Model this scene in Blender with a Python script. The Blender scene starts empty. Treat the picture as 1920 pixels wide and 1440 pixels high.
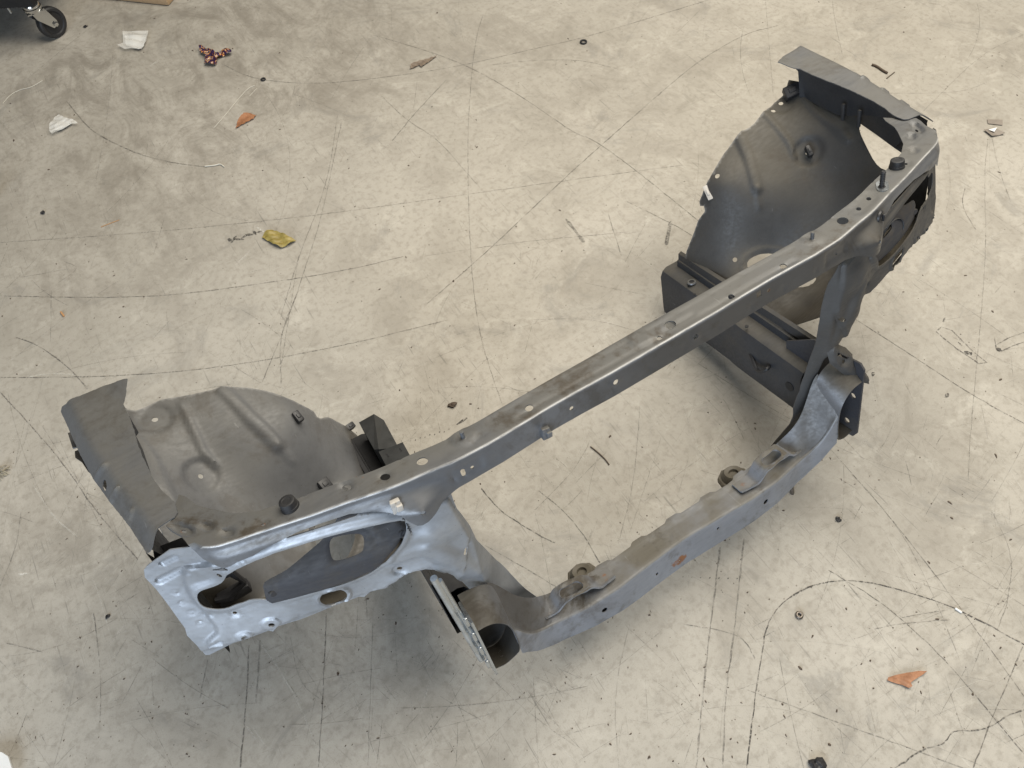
import bpy, math, random
import numpy as np
from mathutils import Vector, Matrix
from mathutils.geometry import delaunay_2d_cdt
random.seed(7); rng = np.random.default_rng(7)
scene = bpy.context.scene
C = scene.collection

# ------------------------------------------------------------------ camera
# The piece is built in its own frame (x = across the car, -y = towards the bumper, z = up, metres, x mirrored),
# and lies tipped back on the floor: rotation TH about x, rear rail ends on the concrete.
TH = math.radians(19.0)
FLOOR_H = 0.150 * math.cos(TH) - 0.478 * math.sin(TH)
M_CAR = Matrix.Translation((0, 0, -FLOOR_H)) @ Matrix.Rotation(-TH, 4, 'X')
CO = np.array([-0.47153797, -0.77104596, 1.32171282])
RO = np.array([[0.8460321, 0.47478135, -0.2425126], [-0.48443288, 0.49467668, -0.72153986], [-0.22260834, 0.72792696, 0.64851205]])
F = 1386.0
cam_d = bpy.data.cameras.new('camera'); cam = bpy.data.objects.new('camera', cam_d); C.objects.link(cam)
m4 = Matrix([list(RO[0]) + [CO[0]], list(RO[1]) + [CO[1]], list(RO[2]) + [CO[2]], [0, 0, 0, 1]])
cam.matrix_world = M_CAR @ m4
cam_d.sensor_fit = 'HORIZONTAL'; cam_d.sensor_width = 36.0; cam_d.lens = F / 1920 * 36
cam_d.clip_start = 0.02; cam_d.clip_end = 200
scene.camera = cam
CW = np.array(M_CAR @ Vector(CO)); RW = np.array((M_CAR.to_3x3())) @ RO

# ------------------------------------------------------------------ light
world = bpy.data.worlds.new('World'); scene.world = world; world.use_nodes = True
bg = world.node_tree.nodes['Background']; bg.inputs[0].default_value = (1.0, 0.97, 0.93, 1); bg.inputs[1].default_value = 0.05
def area(name, loc, target, sx, sy, power, col):
    d = bpy.data.lights.new(name, 'AREA'); d.shape = 'RECTANGLE'; d.size = sx; d.size_y = sy; d.energy = power; d.color = col
    o = bpy.data.objects.new(name, d); C.objects.link(o); o.location = loc
    o.rotation_euler = (Vector(target) - Vector(loc)).to_track_quat('-Z', 'Y').to_euler(); return o
area('roof_light', (1.35, 0.75, 3.2), (0.3, 0.3, 0), 3.4, 3.2, 246, (1.0, 0.935, 0.825))
area('door_light', (-3.3, -2.3, 1.6), (-0.3, 0.0, 0.4), 3.0, 2.4, 200, (0.74, 0.855, 1.0))
scene.view_settings.view_transform = 'Standard'; scene.view_settings.look = 'None'
scene.view_settings.exposure = 0.0; scene.view_settings.gamma = 1.0
scene.cycles.max_bounces = 6

# ------------------------------------------------------------------ helpers
def ray(px, py, left=False):
    d = RO @ np.array([(px - 960) / F, -(py - 720) / F, -1.0]); o = CO.copy()
    if left: d = d * [-1, 1, 1]; o = o * [-1, 1, 1]
    return o, d
def at(px, py, x=None, y=None, z=None, left=False):
    o, d = ray(px, py, left)
    k, v = (0, x) if x is not None else (1, y) if y is not None else (2, z)
    return o + d * (v - o[k]) / d[k]
def fl(px, py, z=0.0):                                   # a point of the floor
    d = RW @ np.array([(px - 960) / F, -(py - 720) / F, -1.0])
    return CW + d * (z - CW[2]) / d[2]
class TPS:
    def __init__(s, uv, w, lam=1e-4):
        s.p = np.asarray(uv, float); n = len(s.p)
        K = s.k(s.p, s.p) + lam * np.eye(n); Q = np.c_[np.ones(n), s.p]
        A = np.block([[K, Q], [Q.T, np.zeros((3, 3))]])
        c = np.linalg.solve(A, np.r_[np.asarray(w, float), 0, 0, 0]); s.a = c[:n]; s.b = c[n:]
    @staticmethod
    def k(a, b):
        r2 = ((a[:, None, :] - b[None]) ** 2).sum(-1); return np.where(r2 > 1e-12, 0.5 * r2 * np.log(r2 + 1e-12), 0)
    def __call__(s, u, v):
        q = np.c_[np.ravel(u), np.ravel(v)]
        return (s.k(q, s.p) @ s.a + np.c_[np.ones(len(q)), q] @ s.b).reshape(np.shape(u))
class Surf:                                              # a height field over its own plane
    def __init__(s, o, n, up, pts, lam=1e-4, extra=None):
        s.o = np.array(o, float); s.n = np.array(n, float) / np.linalg.norm(n)
        e2 = np.array(up, float); e2 -= s.n * (e2 @ s.n); s.e2 = e2 / np.linalg.norm(e2); s.e1 = np.cross(s.e2, s.n)
        uv = np.array([s.uv(p) for p in pts]); w = [(np.array(p) - s.o) @ s.n for p in pts]
        s.g = TPS(uv, w, lam); s.extra = extra
    def uv(s, p): q = np.asarray(p, float) - s.o; return np.array([q @ s.e1, q @ s.e2])
    def h(s, u, v): return s.g(u, v) + (s.extra(u, v) if s.extra else 0)
    def to3d(s, u, v, d=0): w = s.h(u, v) + d; return s.o + np.outer(u, s.e1) + np.outer(v, s.e2) + np.outer(w, s.n)
    def tr(s, pts, left=True):                           # photo points of the left / right copy, carried onto the surface
        out = []
        for px, py in pts:
            o, d = ray(px, py, left); w = 0.0
            for _ in range(60):
                t = (w - (o - s.o) @ s.n) / (d @ s.n); q = s.uv(o + d * t)
                w = 0.5 * w + 0.5 * float(s.h(q[0:1], q[1:2])[0])
            out.append(q)
        return np.array(out)
    def p3(s, q): return s.to3d(np.array([q[0]]), np.array([q[1]]))[0]
def circ(c, r, n=20, ry=None, a0=0): return [(c[0] + r * math.cos(a0 + 2 * math.pi * k / n), c[1] + (ry or r) * math.sin(a0 + 2 * math.pi * k / n)) for k in range(n)]
def caps(a, b, r, n=8):
    a = np.array(a, float); b = np.array(b, float); t = math.atan2(*(b - a)[::-1])
    return [tuple(b + r * np.array([math.cos(t - math.pi / 2 + math.pi * k / n), math.sin(t - math.pi / 2 + math.pi * k / n)])) for k in range(n + 1)] + \
           [tuple(a + r * np.array([math.cos(t + math.pi / 2 + math.pi * k / n), math.sin(t + math.pi / 2 + math.pi * k / n)])) for k in range(n + 1)]
def inside(P, poly):
    poly = np.asarray(poly, float); x, y = P[:, 0], P[:, 1]; r = np.zeros(len(P), bool); j = len(poly) - 1
    for i in range(len(poly)):
        (xi, yi), (xj, yj) = poly[i], poly[j]
        c = ((yi > y) != (yj > y)); r ^= c & (x < (xj - xi) * (y - yi) / (yj - yi + 1e-15) + xi); j = i
    return r
def segd(P, poly, closed=True):
    poly = np.asarray(poly, float); best = np.full(len(P), 1e9); n = len(poly)
    for i in range(n if closed else n - 1):
        a, b = poly[i], poly[(i + 1) % n]; ab = b - a; t = np.clip(((P - a) @ ab) / (ab @ ab + 1e-15), 0, 1)
        best = np.minimum(best, np.hypot(*(P - a - t[:, None] * ab).T))
    return best
def resample(poly, step, closed=True):
    poly = [np.array(p, float) for p in poly]; out = []; n = len(poly)
    for i in range(n if closed else n - 1):
        a, b = poly[i], poly[(i + 1) % n]; k = max(1, int(np.linalg.norm(b - a) / step))
        out += [a + (b - a) * j / k for j in range(k)]
    if not closed: out.append(poly[-1])
    return np.array(out)
def chaikin(poly, it=1, closed=True):
    p = np.asarray(poly, float)
    for _ in range(it):
        q = []
        for i in range(len(p) if closed else len(p) - 1):
            a, b = p[i], p[(i + 1) % len(p)]; q += [a * .75 + b * .25, a * .25 + b * .75]
        p = np.array(q if closed else [p[0]] + q + [p[-1]])
    return p
def sm(x, a, b): t = np.clip((x - a) / (b - a + 1e-12), 0, 1); return t * t * (3 - 2 * t)
# embossed features: functions of (points) -> height
def pad(poly, h, e=0.004): return lambda P: h * np.where(inside(P, poly), sm(segd(P, poly), 0, e), 0)
def bead(line, w, h): return lambda P: h * (1 - sm(segd(P, line, False), w * .25, w))
def dish(c, r, h, flat=.4): return lambda P: h * (1 - sm(np.hypot(P[:, 0] - c[0], P[:, 1] - c[1]), r * flat, r))
def ringf(c, r, w, h): return lambda P: h * (1 - sm(np.abs(np.hypot(P[:, 0] - c[0], P[:, 1] - c[1]) - r), 0, w))
def weld(c): return lambda P: -.0013 * (1 - sm(np.abs(np.hypot(P[:, 0] - c[0], P[:, 1] - c[1]) - .004), 0, .002))
def dents(seed, amp, n=5):
    r = np.random.default_rng(seed); k = r.normal(0, 16, (n, 2)); ph = r.uniform(0, 6.28, n)
    return lambda P: amp * sum(np.sin(P @ k[i] + ph[i]) for i in range(n)) / n
def mesh_obj(name, V, Fc, mat, parent=None, smooth=35, attrs=None, mats=None):
    me = bpy.data.meshes.new(name); me.from_pydata([tuple(map(float, v)) for v in V], [], [tuple(int(i) for i in f) for f in Fc]); me.update()
    for a, vals in (attrs or {}).items():
        at_ = me.attributes.new(a, 'FLOAT', 'POINT'); at_.data.foreach_set('value', np.asarray(vals, np.float32))
    if smooth is not None:
        me.shade_smooth(); me.set_sharp_from_angle(angle=math.radians(smooth))
    me.materials.append(mat)
    o = bpy.data.objects.new(name, me); C.objects.link(o)
    if parent: o.parent = parent
    return o
def sheet(name, outline, holes, to3d, mat, parent=None, res=.006, emb=(), thick=.0014, mirror=False, rust=(), jag=0, smooth=40, extra=None, wear_glint=None, mud_shade=None):
    out = resample(outline, res); 
    if jag: out = out + rng.normal(0, jag, out.shape)
    hs = [resample(h, min(res, .004)) for h in holes]
    allb = np.vstack([out] + hs); lo, hi = out.min(0), out.max(0)
    xs = np.arange(lo[0], hi[0], res); ys = np.arange(lo[1], hi[1], res * .87)
    G = np.array([(x + (res / 2 if j % 2 else 0), y) for j, y in enumerate(ys) for x in xs])
    G = G[inside(G, out)]
    for h in hs: G = G[~inside(G, h)]
    d = np.full(len(G), 1e9)
    for k in range(0, len(G), 2000):
        d[k:k + 2000] = np.sqrt(((G[k:k + 2000, None] - allb[None]) ** 2).sum(-1)).min(1)
    G = G[d > res * .5]
    if extra is not None:
        lo_v, hi_v = extra[:, 1].min() - .0025, extra[:, 1].max() + .0025; G = G[(G[:, 1] < lo_v) | (G[:, 1] > hi_v)]; ex = extra[inside(extra, out)]; ex = ex[segd(ex, out) > .002]; G = np.vstack([G, ex])
    P = np.vstack([allb, G]); edges = []; k = 0
    for b in [out] + hs: n = len(b); edges += [(k + i, k + (i + 1) % n) for i in range(n)]; k += n
    vo, eo, fo, *_ = delaunay_2d_cdt([Vector(p) for p in P], edges, [], 0, 1e-7)
    vo = np.array([tuple(v) for v in vo]); T = np.array([f for f in fo if len(f) == 3])
    cen = vo[T].mean(1); keep = inside(cen, out)
    for h in hs: keep &= ~inside(cen, h)
    T = T[keep]; used, inv = np.unique(T, return_inverse=True); T = inv.reshape(-1, 3); vo = vo[used]
    dh = np.zeros(len(vo))
    for e in emb: dh = dh + e(vo)
    V = to3d(vo[:, 0], vo[:, 1], dh)
    fn = np.cross(V[T[:, 1]] - V[T[:, 0]], V[T[:, 2]] - V[T[:, 0]]); N = np.zeros_like(V)
    for i in range(3): np.add.at(N, T[:, i], fn)
    N /= np.linalg.norm(N, axis=1)[:, None] + 1e-12
    n = len(V); cnt = {}
    for t in T:
        for i in range(3):
            a, b = int(t[i]), int(t[(i + 1) % 3]); cnt[(a, b)] = 1
    bd = [(a, b) for (a, b) in cnt if (b, a) not in cnt]
    VV = np.vstack([V + N * thick / 2, V - N * thick / 2])
    FF = [tuple(t) for t in T] + [(t[2] + n, t[1] + n, t[0] + n) for t in T] + [(b, a, a + n, b + n) for a, b in bd]
    if mirror: VV = VV * [-1, 1, 1]; FF = [f[::-1] for f in FF]
    ru = np.zeros(n)
    for (cx, cy, r, s) in rust: ru = np.maximum(ru, s * (1 - sm(np.hypot(vo[:, 0] - cx, vo[:, 1] - cy), r * .3, r)))
    return mesh_obj(name, VV, FF, mat, parent, smooth, {'rust': np.r_[ru, ru], **({'mud': np.r_[mud_shade(V), mud_shade(V)]} if mud_shade else {}), **({'wear': np.r_[wear_glint(vo), wear_glint(vo)]} if wear_glint else {})})
class MB:
    def __init__(s): s.v = []; s.f = []
    def add(s, V, Fc): k = len(s.v); s.v += [tuple(map(float, p)) for p in V]; s.f += [tuple(int(i) + k for i in f) for f in Fc]; return s
    def box(s, c, size, R=None, bev=0.0):
        c = np.array(c, float); R = np.eye(3) if R is None else np.array(R); hx, hy, hz = np.array(size) / 2; b = min(bev, hx * .9, hy * .9, hz * .9)
        if b <= 0:
            V = [c + R @ np.array([sx * hx, sy * hy, sz * hz]) for sx in (-1, 1) for sy in (-1, 1) for sz in (-1, 1)]
            return s.add(V, [(0, 1, 3, 2), (4, 6, 7, 5), (0, 4, 5, 1), (2, 3, 7, 6), (0, 2, 6, 4), (1, 5, 7, 3)])
        import bmesh
        bm = bmesh.new(); bmesh.ops.create_cube(bm, size=1)
        for v in bm.verts: v.co = Vector((v.co.x * 2 * hx, v.co.y * 2 * hy, v.co.z * 2 * hz))
        bmesh.ops.bevel(bm, geom=bm.edges[:], offset=b, segments=2, affect='EDGES', profile=.5)
        bm.verts.index_update(); V = [c + R @ np.array(v.co) for v in bm.verts]; Fc = [[v.index for v in f.verts] for f in bm.faces]; bm.free()
        return s.add(V, Fc)
    def lathe(s, prof, o, ax, n=24):
        ax = np.array(ax, float); ax /= np.linalg.norm(ax); t = np.cross(ax, [0.3, .5, .81]); t /= np.linalg.norm(t); b = np.cross(ax, t); o = np.array(o, float)
        V = []; m = len(prof)
        for k in range(n):
            a = 2 * math.pi * k / n; r_ = t * math.cos(a) + b * math.sin(a)
            V += [o + ax * z + r_ * r for r, z in prof]
        Fc = [(k * m + i, ((k + 1) % n) * m + i, ((k + 1) % n) * m + i + 1, k * m + i + 1) for k in range(n) for i in range(m - 1)]
        return s.add(V, Fc)
    def tube(s, path, r, n=10):
        path = [np.array(p, float) for p in path]; V = []; Fc = []; m = len(path); rs = r if hasattr(r, '__len__') else [r] * m
        t0 = path[1] - path[0]; u = np.cross(t0, [.31, .52, .8]); u /= np.linalg.norm(u)
        for i, p in enumerate(path):
            t = path[min(i + 1, m - 1)] - path[max(i - 1, 0)]; t /= np.linalg.norm(t) + 1e-12; u = u - t * (u @ t); u /= np.linalg.norm(u); b = np.cross(t, u)
            V += [p + rs[i] * (u * math.cos(2 * math.pi * k / n) + b * math.sin(2 * math.pi * k / n)) for k in range(n)]
        Fc = [(i * n + k, i * n + (k + 1) % n, (i + 1) * n + (k + 1) % n, (i + 1) * n + k) for i in range(m - 1) for k in range(n)]
        Fc += [tuple(range(n))[::-1], tuple((m - 1) * n + k for k in range(n))]
        return s.add(V, Fc)
    def prism(s, poly, ext):
        poly = [np.array(p, float) for p in poly]; n = len(poly); e = np.array(ext, float)
        return s.add(poly + [p + e for p in poly], [tuple(range(n)), tuple(range(n, 2 * n))[::-1]] + [((i + 1) % n, i, i + n, (i + 1) % n + n) for i in range(n)])
    def build(s, name, mat, parent=None, smooth=35, mirror=False):
        V = np.array(s.v)
        return mesh_obj(name, V * [-1, 1, 1] if mirror else V, [f[::-1] for f in s.f] if mirror else s.f, mat, parent, smooth)
def tag(o, label=None, cat=None, group=None, kind=None):
    if label: o['label'] = label
    if cat: o['category'] = cat
    if group: o['group'] = group
    if kind: o['kind'] = kind
    return o

# ------------------------------------------------------------------ materials
class NT:
    def __init__(s, name):
        s.m = bpy.data.materials.new(name); s.m.use_nodes = True; s.t = s.m.node_tree; s.n = s.t.nodes; s.b = s.n['Principled BSDF']; s.out = s.n['Material Output']
        s.tc = s.n.new('ShaderNodeTexCoord').outputs['Object']
    def link(s, a, b): s.t.links.new(a, b)
    def noise(s, scale, detail=4, rough=.55, vec=None, dist=0):
        n = s.n.new('ShaderNodeTexNoise'); n.inputs['Scale'].default_value = scale; n.inputs['Detail'].default_value = detail; n.inputs['Roughness'].default_value = rough; n.inputs['Distortion'].default_value = dist
        s.link(vec or s.tc, n.inputs['Vector']); return n.outputs[0]
    def map(s, scale=(1, 1, 1), rot=(0, 0, 0), loc=(0, 0, 0)):
        n = s.n.new('ShaderNodeMapping'); n.inputs['Scale'].default_value = scale; n.inputs['Rotation'].default_value = rot; n.inputs['Location'].default_value = loc
        s.link(s.tc, n.inputs['Vector']); return n.outputs[0]
    def ramp(s, f, a, b, c0=0., c1=1.):
        n = s.n.new('ShaderNodeMapRange'); n.interpolation_type = 'SMOOTHSTEP'
        for k, v in zip((1, 2, 3, 4), (a, b, c0, c1)): n.inputs[k].default_value = v
        s.link(f, n.inputs[0]); return n.outputs[0]
    def math(s, op, a, b=None):
        n = s.n.new('ShaderNodeMath'); n.operation = op
        for i, x in enumerate((a, b)):
            if x is None: continue
            if isinstance(x, (int, float)): n.inputs[i].default_value = x
            else: s.link(x, n.inputs[i])
        return n.outputs[0]
    def mix(s, f, a, b, mode='MIX'):
        n = s.n.new('ShaderNodeMix'); n.data_type = 'RGBA'; n.blend_type = mode
        for i, x in ((0, f), (6, a), (7, b)):
            if isinstance(x, (int, float)): n.inputs[i].default_value = x
            elif isinstance(x, tuple): n.inputs[i].default_value = x + (1,) if len(x) == 3 else x
            else: s.link(x, n.inputs[i])
        return n.outputs[2]
    def attr(s, name):
        n = s.n.new('ShaderNodeAttribute'); n.attribute_name = name; return n
    def bump(s, h, strength, dist=.001):
        n = s.n.new('ShaderNodeBump'); n.inputs['Strength'].default_value = strength; n.inputs['Distance'].default_value = dist
        s.link(h, n.inputs['Height']); s.link(n.outputs[0], s.b.inputs['Normal'])
    def set(s, **k):
        for a, v in k.items():
            i = s.b.inputs[a.replace('_', ' ')]
            if isinstance(v, tuple): i.default_value = v + (1,) if len(v) == 3 else v
            elif isinstance(v, (int, float)): i.default_value = v
            else: s.link(v, i)
        return s.m
def steel(name, col, dust=(.090, .085, .071), dust_amt=.75, rough=.37, metal=.42, seed=0., grime_amt=.9):
    t = NT(name); v = t.map(loc=(seed, seed * 1.7, seed * .6))
    blot = t.noise(9, 5, .6, v); fine = t.noise(70, 4, .6, v); streak = t.noise(30, 4, .6, t.map((1, 6, 6), loc=(seed, 0, 0)))
    c = t.mix(t.ramp(blot, .3, .7), tuple(x * .86 for x in col), tuple(min(1, x * 1.12) for x in col))
    c = t.mix(t.ramp(fine, .45, .75, 0, .25), c, tuple(x * .6 for x in col))
    g = t.n.new('ShaderNodeNewGeometry'); sep = t.n.new('ShaderNodeSeparateXYZ'); t.link(g.outputs['Normal'], sep.inputs[0])
    up = t.ramp(sep.outputs[2], .45, .95)
    dm = t.math('MULTIPLY', t.math('MULTIPLY', up, t.ramp(blot, .25, .6, .35, 1.)), dust_amt)
    gn = t.math('ADD', t.noise(7, 8, .72, v, .8), t.math('MULTIPLY', t.math('SUBTRACT', t.noise(45, 5, .7, v), .5), .35)); grime = t.ramp(gn, .50, .66, 0, grime_amt)
    c = t.mix(dm, c, dust); c = t.mix(t.math('MULTIPLY', grime, t.math('MULTIPLY_ADD', up, .6)), c, (.060, .050, .038))
    ru = t.attr('rust').outputs['Fac']; rm = t.ramp(t.math('ADD', ru, t.math('MULTIPLY', t.math('SUBTRACT', fine, .5), .9)), .35, .6)
    c = t.mix(rm, c, t.mix(fine, (.13, .05, .02), (.26, .12, .05)))
    c = t.mix(t.ramp(t.noise(190, 4, .7, v), .66, .72, 0, .6), c, (.05, .042, .034)); c = t.mix(t.ramp(t.noise(240, 3, .7, t.map(loc=(seed + 5, 2, 1))), .72, .78, 0, .25), c, (.30, .29, .275)); scr = t.ramp(t.noise(260, 2, .5, t.map((1, .05, .3), rot=(.3, .5, .7))), .73, .79, 0, .16)
    c = t.mix(scr, c, (.42, .42, .42))
    c = t.mix(t.math('MULTIPLY', t.attr('mud').outputs['Fac'], t.ramp(blot, .2, .55, .6, 1.)), c, (.040, .034, .025)); we = t.math('MULTIPLY', t.attr('wear').outputs['Fac'], t.ramp(streak, .25, .6, .25, 1.)); c = t.mix(we, c, (.60, .59, .57))  # mud tone darkened to include the beam's shade on the right shelf
    dust_r = t.math('MULTIPLY_ADD', dm, .28); r_ = t.math('ADD', t.ramp(streak, .3, .7, rough - .07, rough + .1), t.math('MULTIPLY', dm, .22))
    r_ = t.math('ADD', r_, t.math('MULTIPLY', rm, .3)); r_ = t.math('SUBTRACT', r_, t.math('MULTIPLY', we, .2))
    mt = t.math('MULTIPLY', t.math('SUBTRACT', 1., t.math('MAXIMUM', dm, rm)), metal)
    t.set(Base_Color=c, Roughness=r_, Metallic=mt, Coat_Weight=0.0)
    t.bump(t.noise(260, 3, .6, v), .06, .0004)
    return t.m
def simple(name, col, rough=.5, metal=0., var=.25, scale=40, bump=.1):
    t = NT(name); n = t.noise(scale, 4)
    c = t.mix(n, tuple(x * (1 - var) for x in col), tuple(min(1, x * (1 + var)) for x in col))
    t.set(Base_Color=c, Roughness=t.ramp(n, .3, .7, max(.05, rough - .08), min(1, rough + .08)), Metallic=metal); t.bump(n, bump, .0006); return t.m
M = {}
M['grey'] = steel('grey_painted_steel', (.150, .156, .168))
M['lower'] = steel('crossmember_painted_steel', (.230, .245, .275), dust=(.098, .086, .062), dust_amt=.95, rough=.45, metal=.3, seed=31)
M['cover'] = steel('cover_painted_steel', (.170, .176, .188), grime_amt=.35, seed=21)
M['blue'] = steel('silver_painted_steel', (.34, .36, .39), dust_amt=.35, rough=.42, metal=.5, seed=3, grime_amt=.25)  # left panel paint, lightened and blued for the door light falling on it
M['rail'] = steel('black_coated_rail_steel', (.034, .036, .041), dust=(.075, .066, .050), dust_amt=.75, rough=.5, metal=.1, seed=17, grime_amt=.6)  # colour lowered to carry the deep shade of the right side
M['apron'] = steel('apron_painted_steel', (.135, .138, .143), dust_amt=.5, rough=.50, metal=.2, seed=12, grime_amt=.4)
M['dark'] = steel('dark_primer_steel', (.058, .057, .056), dust=(.078, .069, .053), dust_amt=.8, rough=.58, metal=.1, seed=6, grime_amt=.6)  # on the right panel and apron this colour carries their shade
M['cavity'] = simple('black_primer', (.012, .012, .013), .7)  # near-black colour standing in for shade inside gaps and closed corners
M['muddy'] = steel('muddy_steel', (.10, .095, .085), dust=(.105, .088, .060), dust_amt=.9, rough=.6, metal=.1, seed=15)
M['ecoat'] = steel('dark_coated_bracket_steel', (.034, .035, .041), dust=(.06, .056, .05), dust_amt=.5, rough=.68, metal=.0, seed=9, grime_amt=.6)
M['zinc'] = simple('zinc_plated_metal', (.50, .53, .55), .3, .9)
M['chrome'] = simple('chrome_metal', (.62, .63, .63), .16, 1., .08)
M['black'] = simple('black_plastic', (.020, .020, .022), .5)
M['cartblack'] = simple('black_painted_steel', (.006, .006, .0065), .7)
M['rubber'] = simple('black_rubber', (.014, .014, .015), .62, 0, .3, 90)
M['guard'] = simple('charcoal_plastic', (.030, .031, .031), .48, 0, .3)
M['bolt'] = simple('dark_bolt_metal', (.16, .14, .12), .4, .8)
M['white'] = simple('aged_white_plastic', (.42, .40, .37), .5)
M['brownmt'] = simple('brown_rubber_mount', (.10, .088, .066), .6)

# concrete
def concrete():
    t = NT('worn_concrete')
    big = t.noise(1.1, 5, .6, None, .6); mid = t.noise(4.5, 6, .62, None, .8); fine = t.noise(60, 5, .65); grain = t.noise(420, 3, .6)
    c = t.mix(t.ramp(big, .32, .68), (.338, .315, .270), (.412, .385, .335))
    c = t.mix(t.ramp(mid, .45, .66, 0, .5), c, (.262, .240, .203)); c = t.mix(t.math('MULTIPLY', t.ramp(t.noise(.9, 3, .5, t.map(loc=(2.2, 7, 0))), .45, .65), t.ramp(t.noise(9, 7, .75, t.map(loc=(1, 4, 0)), 1.), .48, .68, 0, .5)), c, (.190, .172, .140))
    c = t.mix(t.ramp(t.noise(7, 6, .7, t.map(loc=(4, 2, 0)), 1.2), .53, .70, 0, .4), c, (.50, .475, .415))
    c = t.mix(t.ramp(t.noise(3.2, 7, .72, t.map(loc=(9, 1, 0)), 1.6), .53, .68, 0, .5), c, (.205, .195, .175))
    c = t.mix(t.ramp(fine, .46, .68, 0, .5), c, (.245, .222, .185))
    c = t.mix(t.ramp(grain, .56, .70, 0, .4), c, (.21, .195, .165)); pm = t.ramp(t.noise(3.0, 4, .6, t.map(loc=(17, 5, 0))), .42, .62); c = t.mix(t.math('MULTIPLY', t.ramp(t.noise(230, 5, .75), .62, .70, 0, .8), pm), c, (.14, .13, .11)); c = t.mix(t.ramp(t.noise(210, 4, .75, t.map(loc=(8, 3, 0))), .63, .72, 0, .45), c, (.54, .51, .45))
    for (px, py, r0, am, sd) in ((330, 140, 1.0, .62, 3), (620, 60, .7, .5, 7), (250, 420, .6, .4, 11), (760, 1190, .45, .25, 15), (120, 1010, .4, .4, 19), (1000, 120, .6, .35, 23), (560, 1000, .5, .4, 27)):   # trodden-in grime
        vd = t.n.new('ShaderNodeVectorMath'); vd.operation = 'DISTANCE'; t.link(t.tc, vd.inputs[0]); q = fl(px, py); vd.inputs[1].default_value = (q[0], q[1], 0)
        msk = t.ramp(vd.outputs['Value'], r0, r0 * .25); c = t.mix(t.math('MULTIPLY', msk, t.ramp(t.noise(8, 8, .75, t.map((1, .5, 1), (0, 0, .6), (sd, 1, 0)), 1.2), .40, .66, 0, am)), c, (.165, .146, .118))
    for k, (rz, sc, th) in enumerate(((.35, 190, .69), (1.3, 230, .69), (2.2, 160, .70), (-.5, 260, .69))):      # fine drag scuffs
        s = t.noise(sc, 3, .5, t.map((1, .045, 1), (0, 0, rz), (k * 3, 0, 0)), .1)
        patch = t.ramp(t.noise(2.3, 3, .5, t.map(loc=(k * 5 + 1, k, 0))), .47, .66)
        c = t.mix(t.math('MULTIPLY', t.ramp(s, th - .05, th + .02, 0, .6), patch), c, (.17, .16, .14))
    ws = t.noise(110, 2, .5, t.map((1, .2, 1), (0, 0, .9), (20, 0, 0)))
    c = t.mix(t.math('MULTIPLY', t.ramp(ws, 0.70, .76, 0, .25), t.ramp(t.noise(2.0, 3, .5, t.map(loc=(31, 0, 0))), .5, .65)), c, (.58, .56, .50))
    t.set(Base_Color=c, Roughness=t.ramp(mid, .3, .7, .62, .82), Specular_IOR_Level=.3)
    t.bump(t.math('ADD', fine, grain), .22, .0006); return t.m
fm = concrete()
fv = [(-14, -14, 0), (14, -14, 0), (14, 14, 0), (-14, 14, 0)]
floor = mesh_obj('floor', fv, [(0, 1, 2, 3)], fm, None, None); tag(floor, 'worn beige concrete workshop floor with scratches', kind='structure')

# ================================================================== the front clip
clip = bpy.data.objects.new('car_front_section', None); C.objects.link(clip); clip.matrix_world = M_CAR
tag(clip, 'cut off grey steel car front end with radiator support and inner fenders, lying on concrete', 'car part')

# ---- upper beam: one pressed strip, top face, rounded edge, front face
YC = np.array([(0, -.083), (.1, -.083), (.15, -.081), (.20, -.0805), (.29, -.083), (.345, -.080), (.388, -.071), (.42, -.066), (.444, -.060), (.493, -.045), (.54, -.033), (.605, -.013), (.640, -.003), (.668, .006), (.69, .025), (.72, .055), (.76, .09)])
YR = np.array([(0, -.033), (.10, -.034), (.20, -.035), (.30, -.035), (.36, -.033), (.41, -.024), (.465, -.013), (.517, .001), (.555, .010), (.602, .026), (.630, .045), (.655, .075), (.673, .100), (.684, .128), (.692, .140)])
def yc(x): return np.interp(np.abs(x), YC[:, 0], YC[:, 1])
_xs = np.linspace(-.8, .8, 641); _k = np.ones(9) / 9; _ys = np.convolve(np.pad(yc(_xs), 4, 'edge'), _k, 'valid')
def yc(x): return np.interp(x, _xs, _ys)
RF = .003
def beam3d(x, v, d=0):
    z0 = .63; y0 = yc(x); x = np.asarray(x, float); v = np.asarray(v, float); d = np.zeros_like(x) + d
    a = np.clip((v + RF) / (RF * math.pi / 2) , 0, 1) * math.pi / 2
    arc = RF * math.pi / 2; face = v > arc - RF
    top = v < -RF
    Y = np.where(top, y0 - v, np.where(face, y0, y0 + RF - RF * np.sin(a)))
    Z = np.where(top, z0, np.where(face, z0 - RF - (v - (arc - RF)), z0 - RF + RF * np.cos(a)))
    ny = np.where(top, 0, np.where(face, -1, -np.sin(a))); nz = np.where(top, 1, np.where(face, 0, np.cos(a)))
    ax = np.abs(x); proud = .022 * np.exp(-((ax - .415) / .036) ** 2) * sm(v, .012, .04) + .006 * sm(ax, .40, .46) * sm(v, .006, .02)
    Y = Y - proud
    Z = Z - .010 * sm(ax, .30, .60) * sm(-v, .0, .03) * 0
    return np.c_[x, Y + ny * d, Z + nz * d]
def vtop(px, py):
    p = at(px, py, z=.63); return (p[0], -(p[1] - yc(p[0])))
def vface(px, py):
    y = -.075
    for _ in range(25):
        p = at(px, py, y=y); v = .63 - p[2]; q = beam3d(np.array([p[0]]), np.array([max(v, .006)]))[0]; y = .5 * y + .5 * q[1]
    return (p[0], .63 - p[2])
rear = [(x, -(y - yc(x))) for x, y in YR]
platef = [(.703, .118), (.708, .098), (.719, .092), (.714, .078), (.704, .060), (.699, .042)]
plate_o = [(x, -(y - yc(x))) for x, y in platef]
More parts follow.
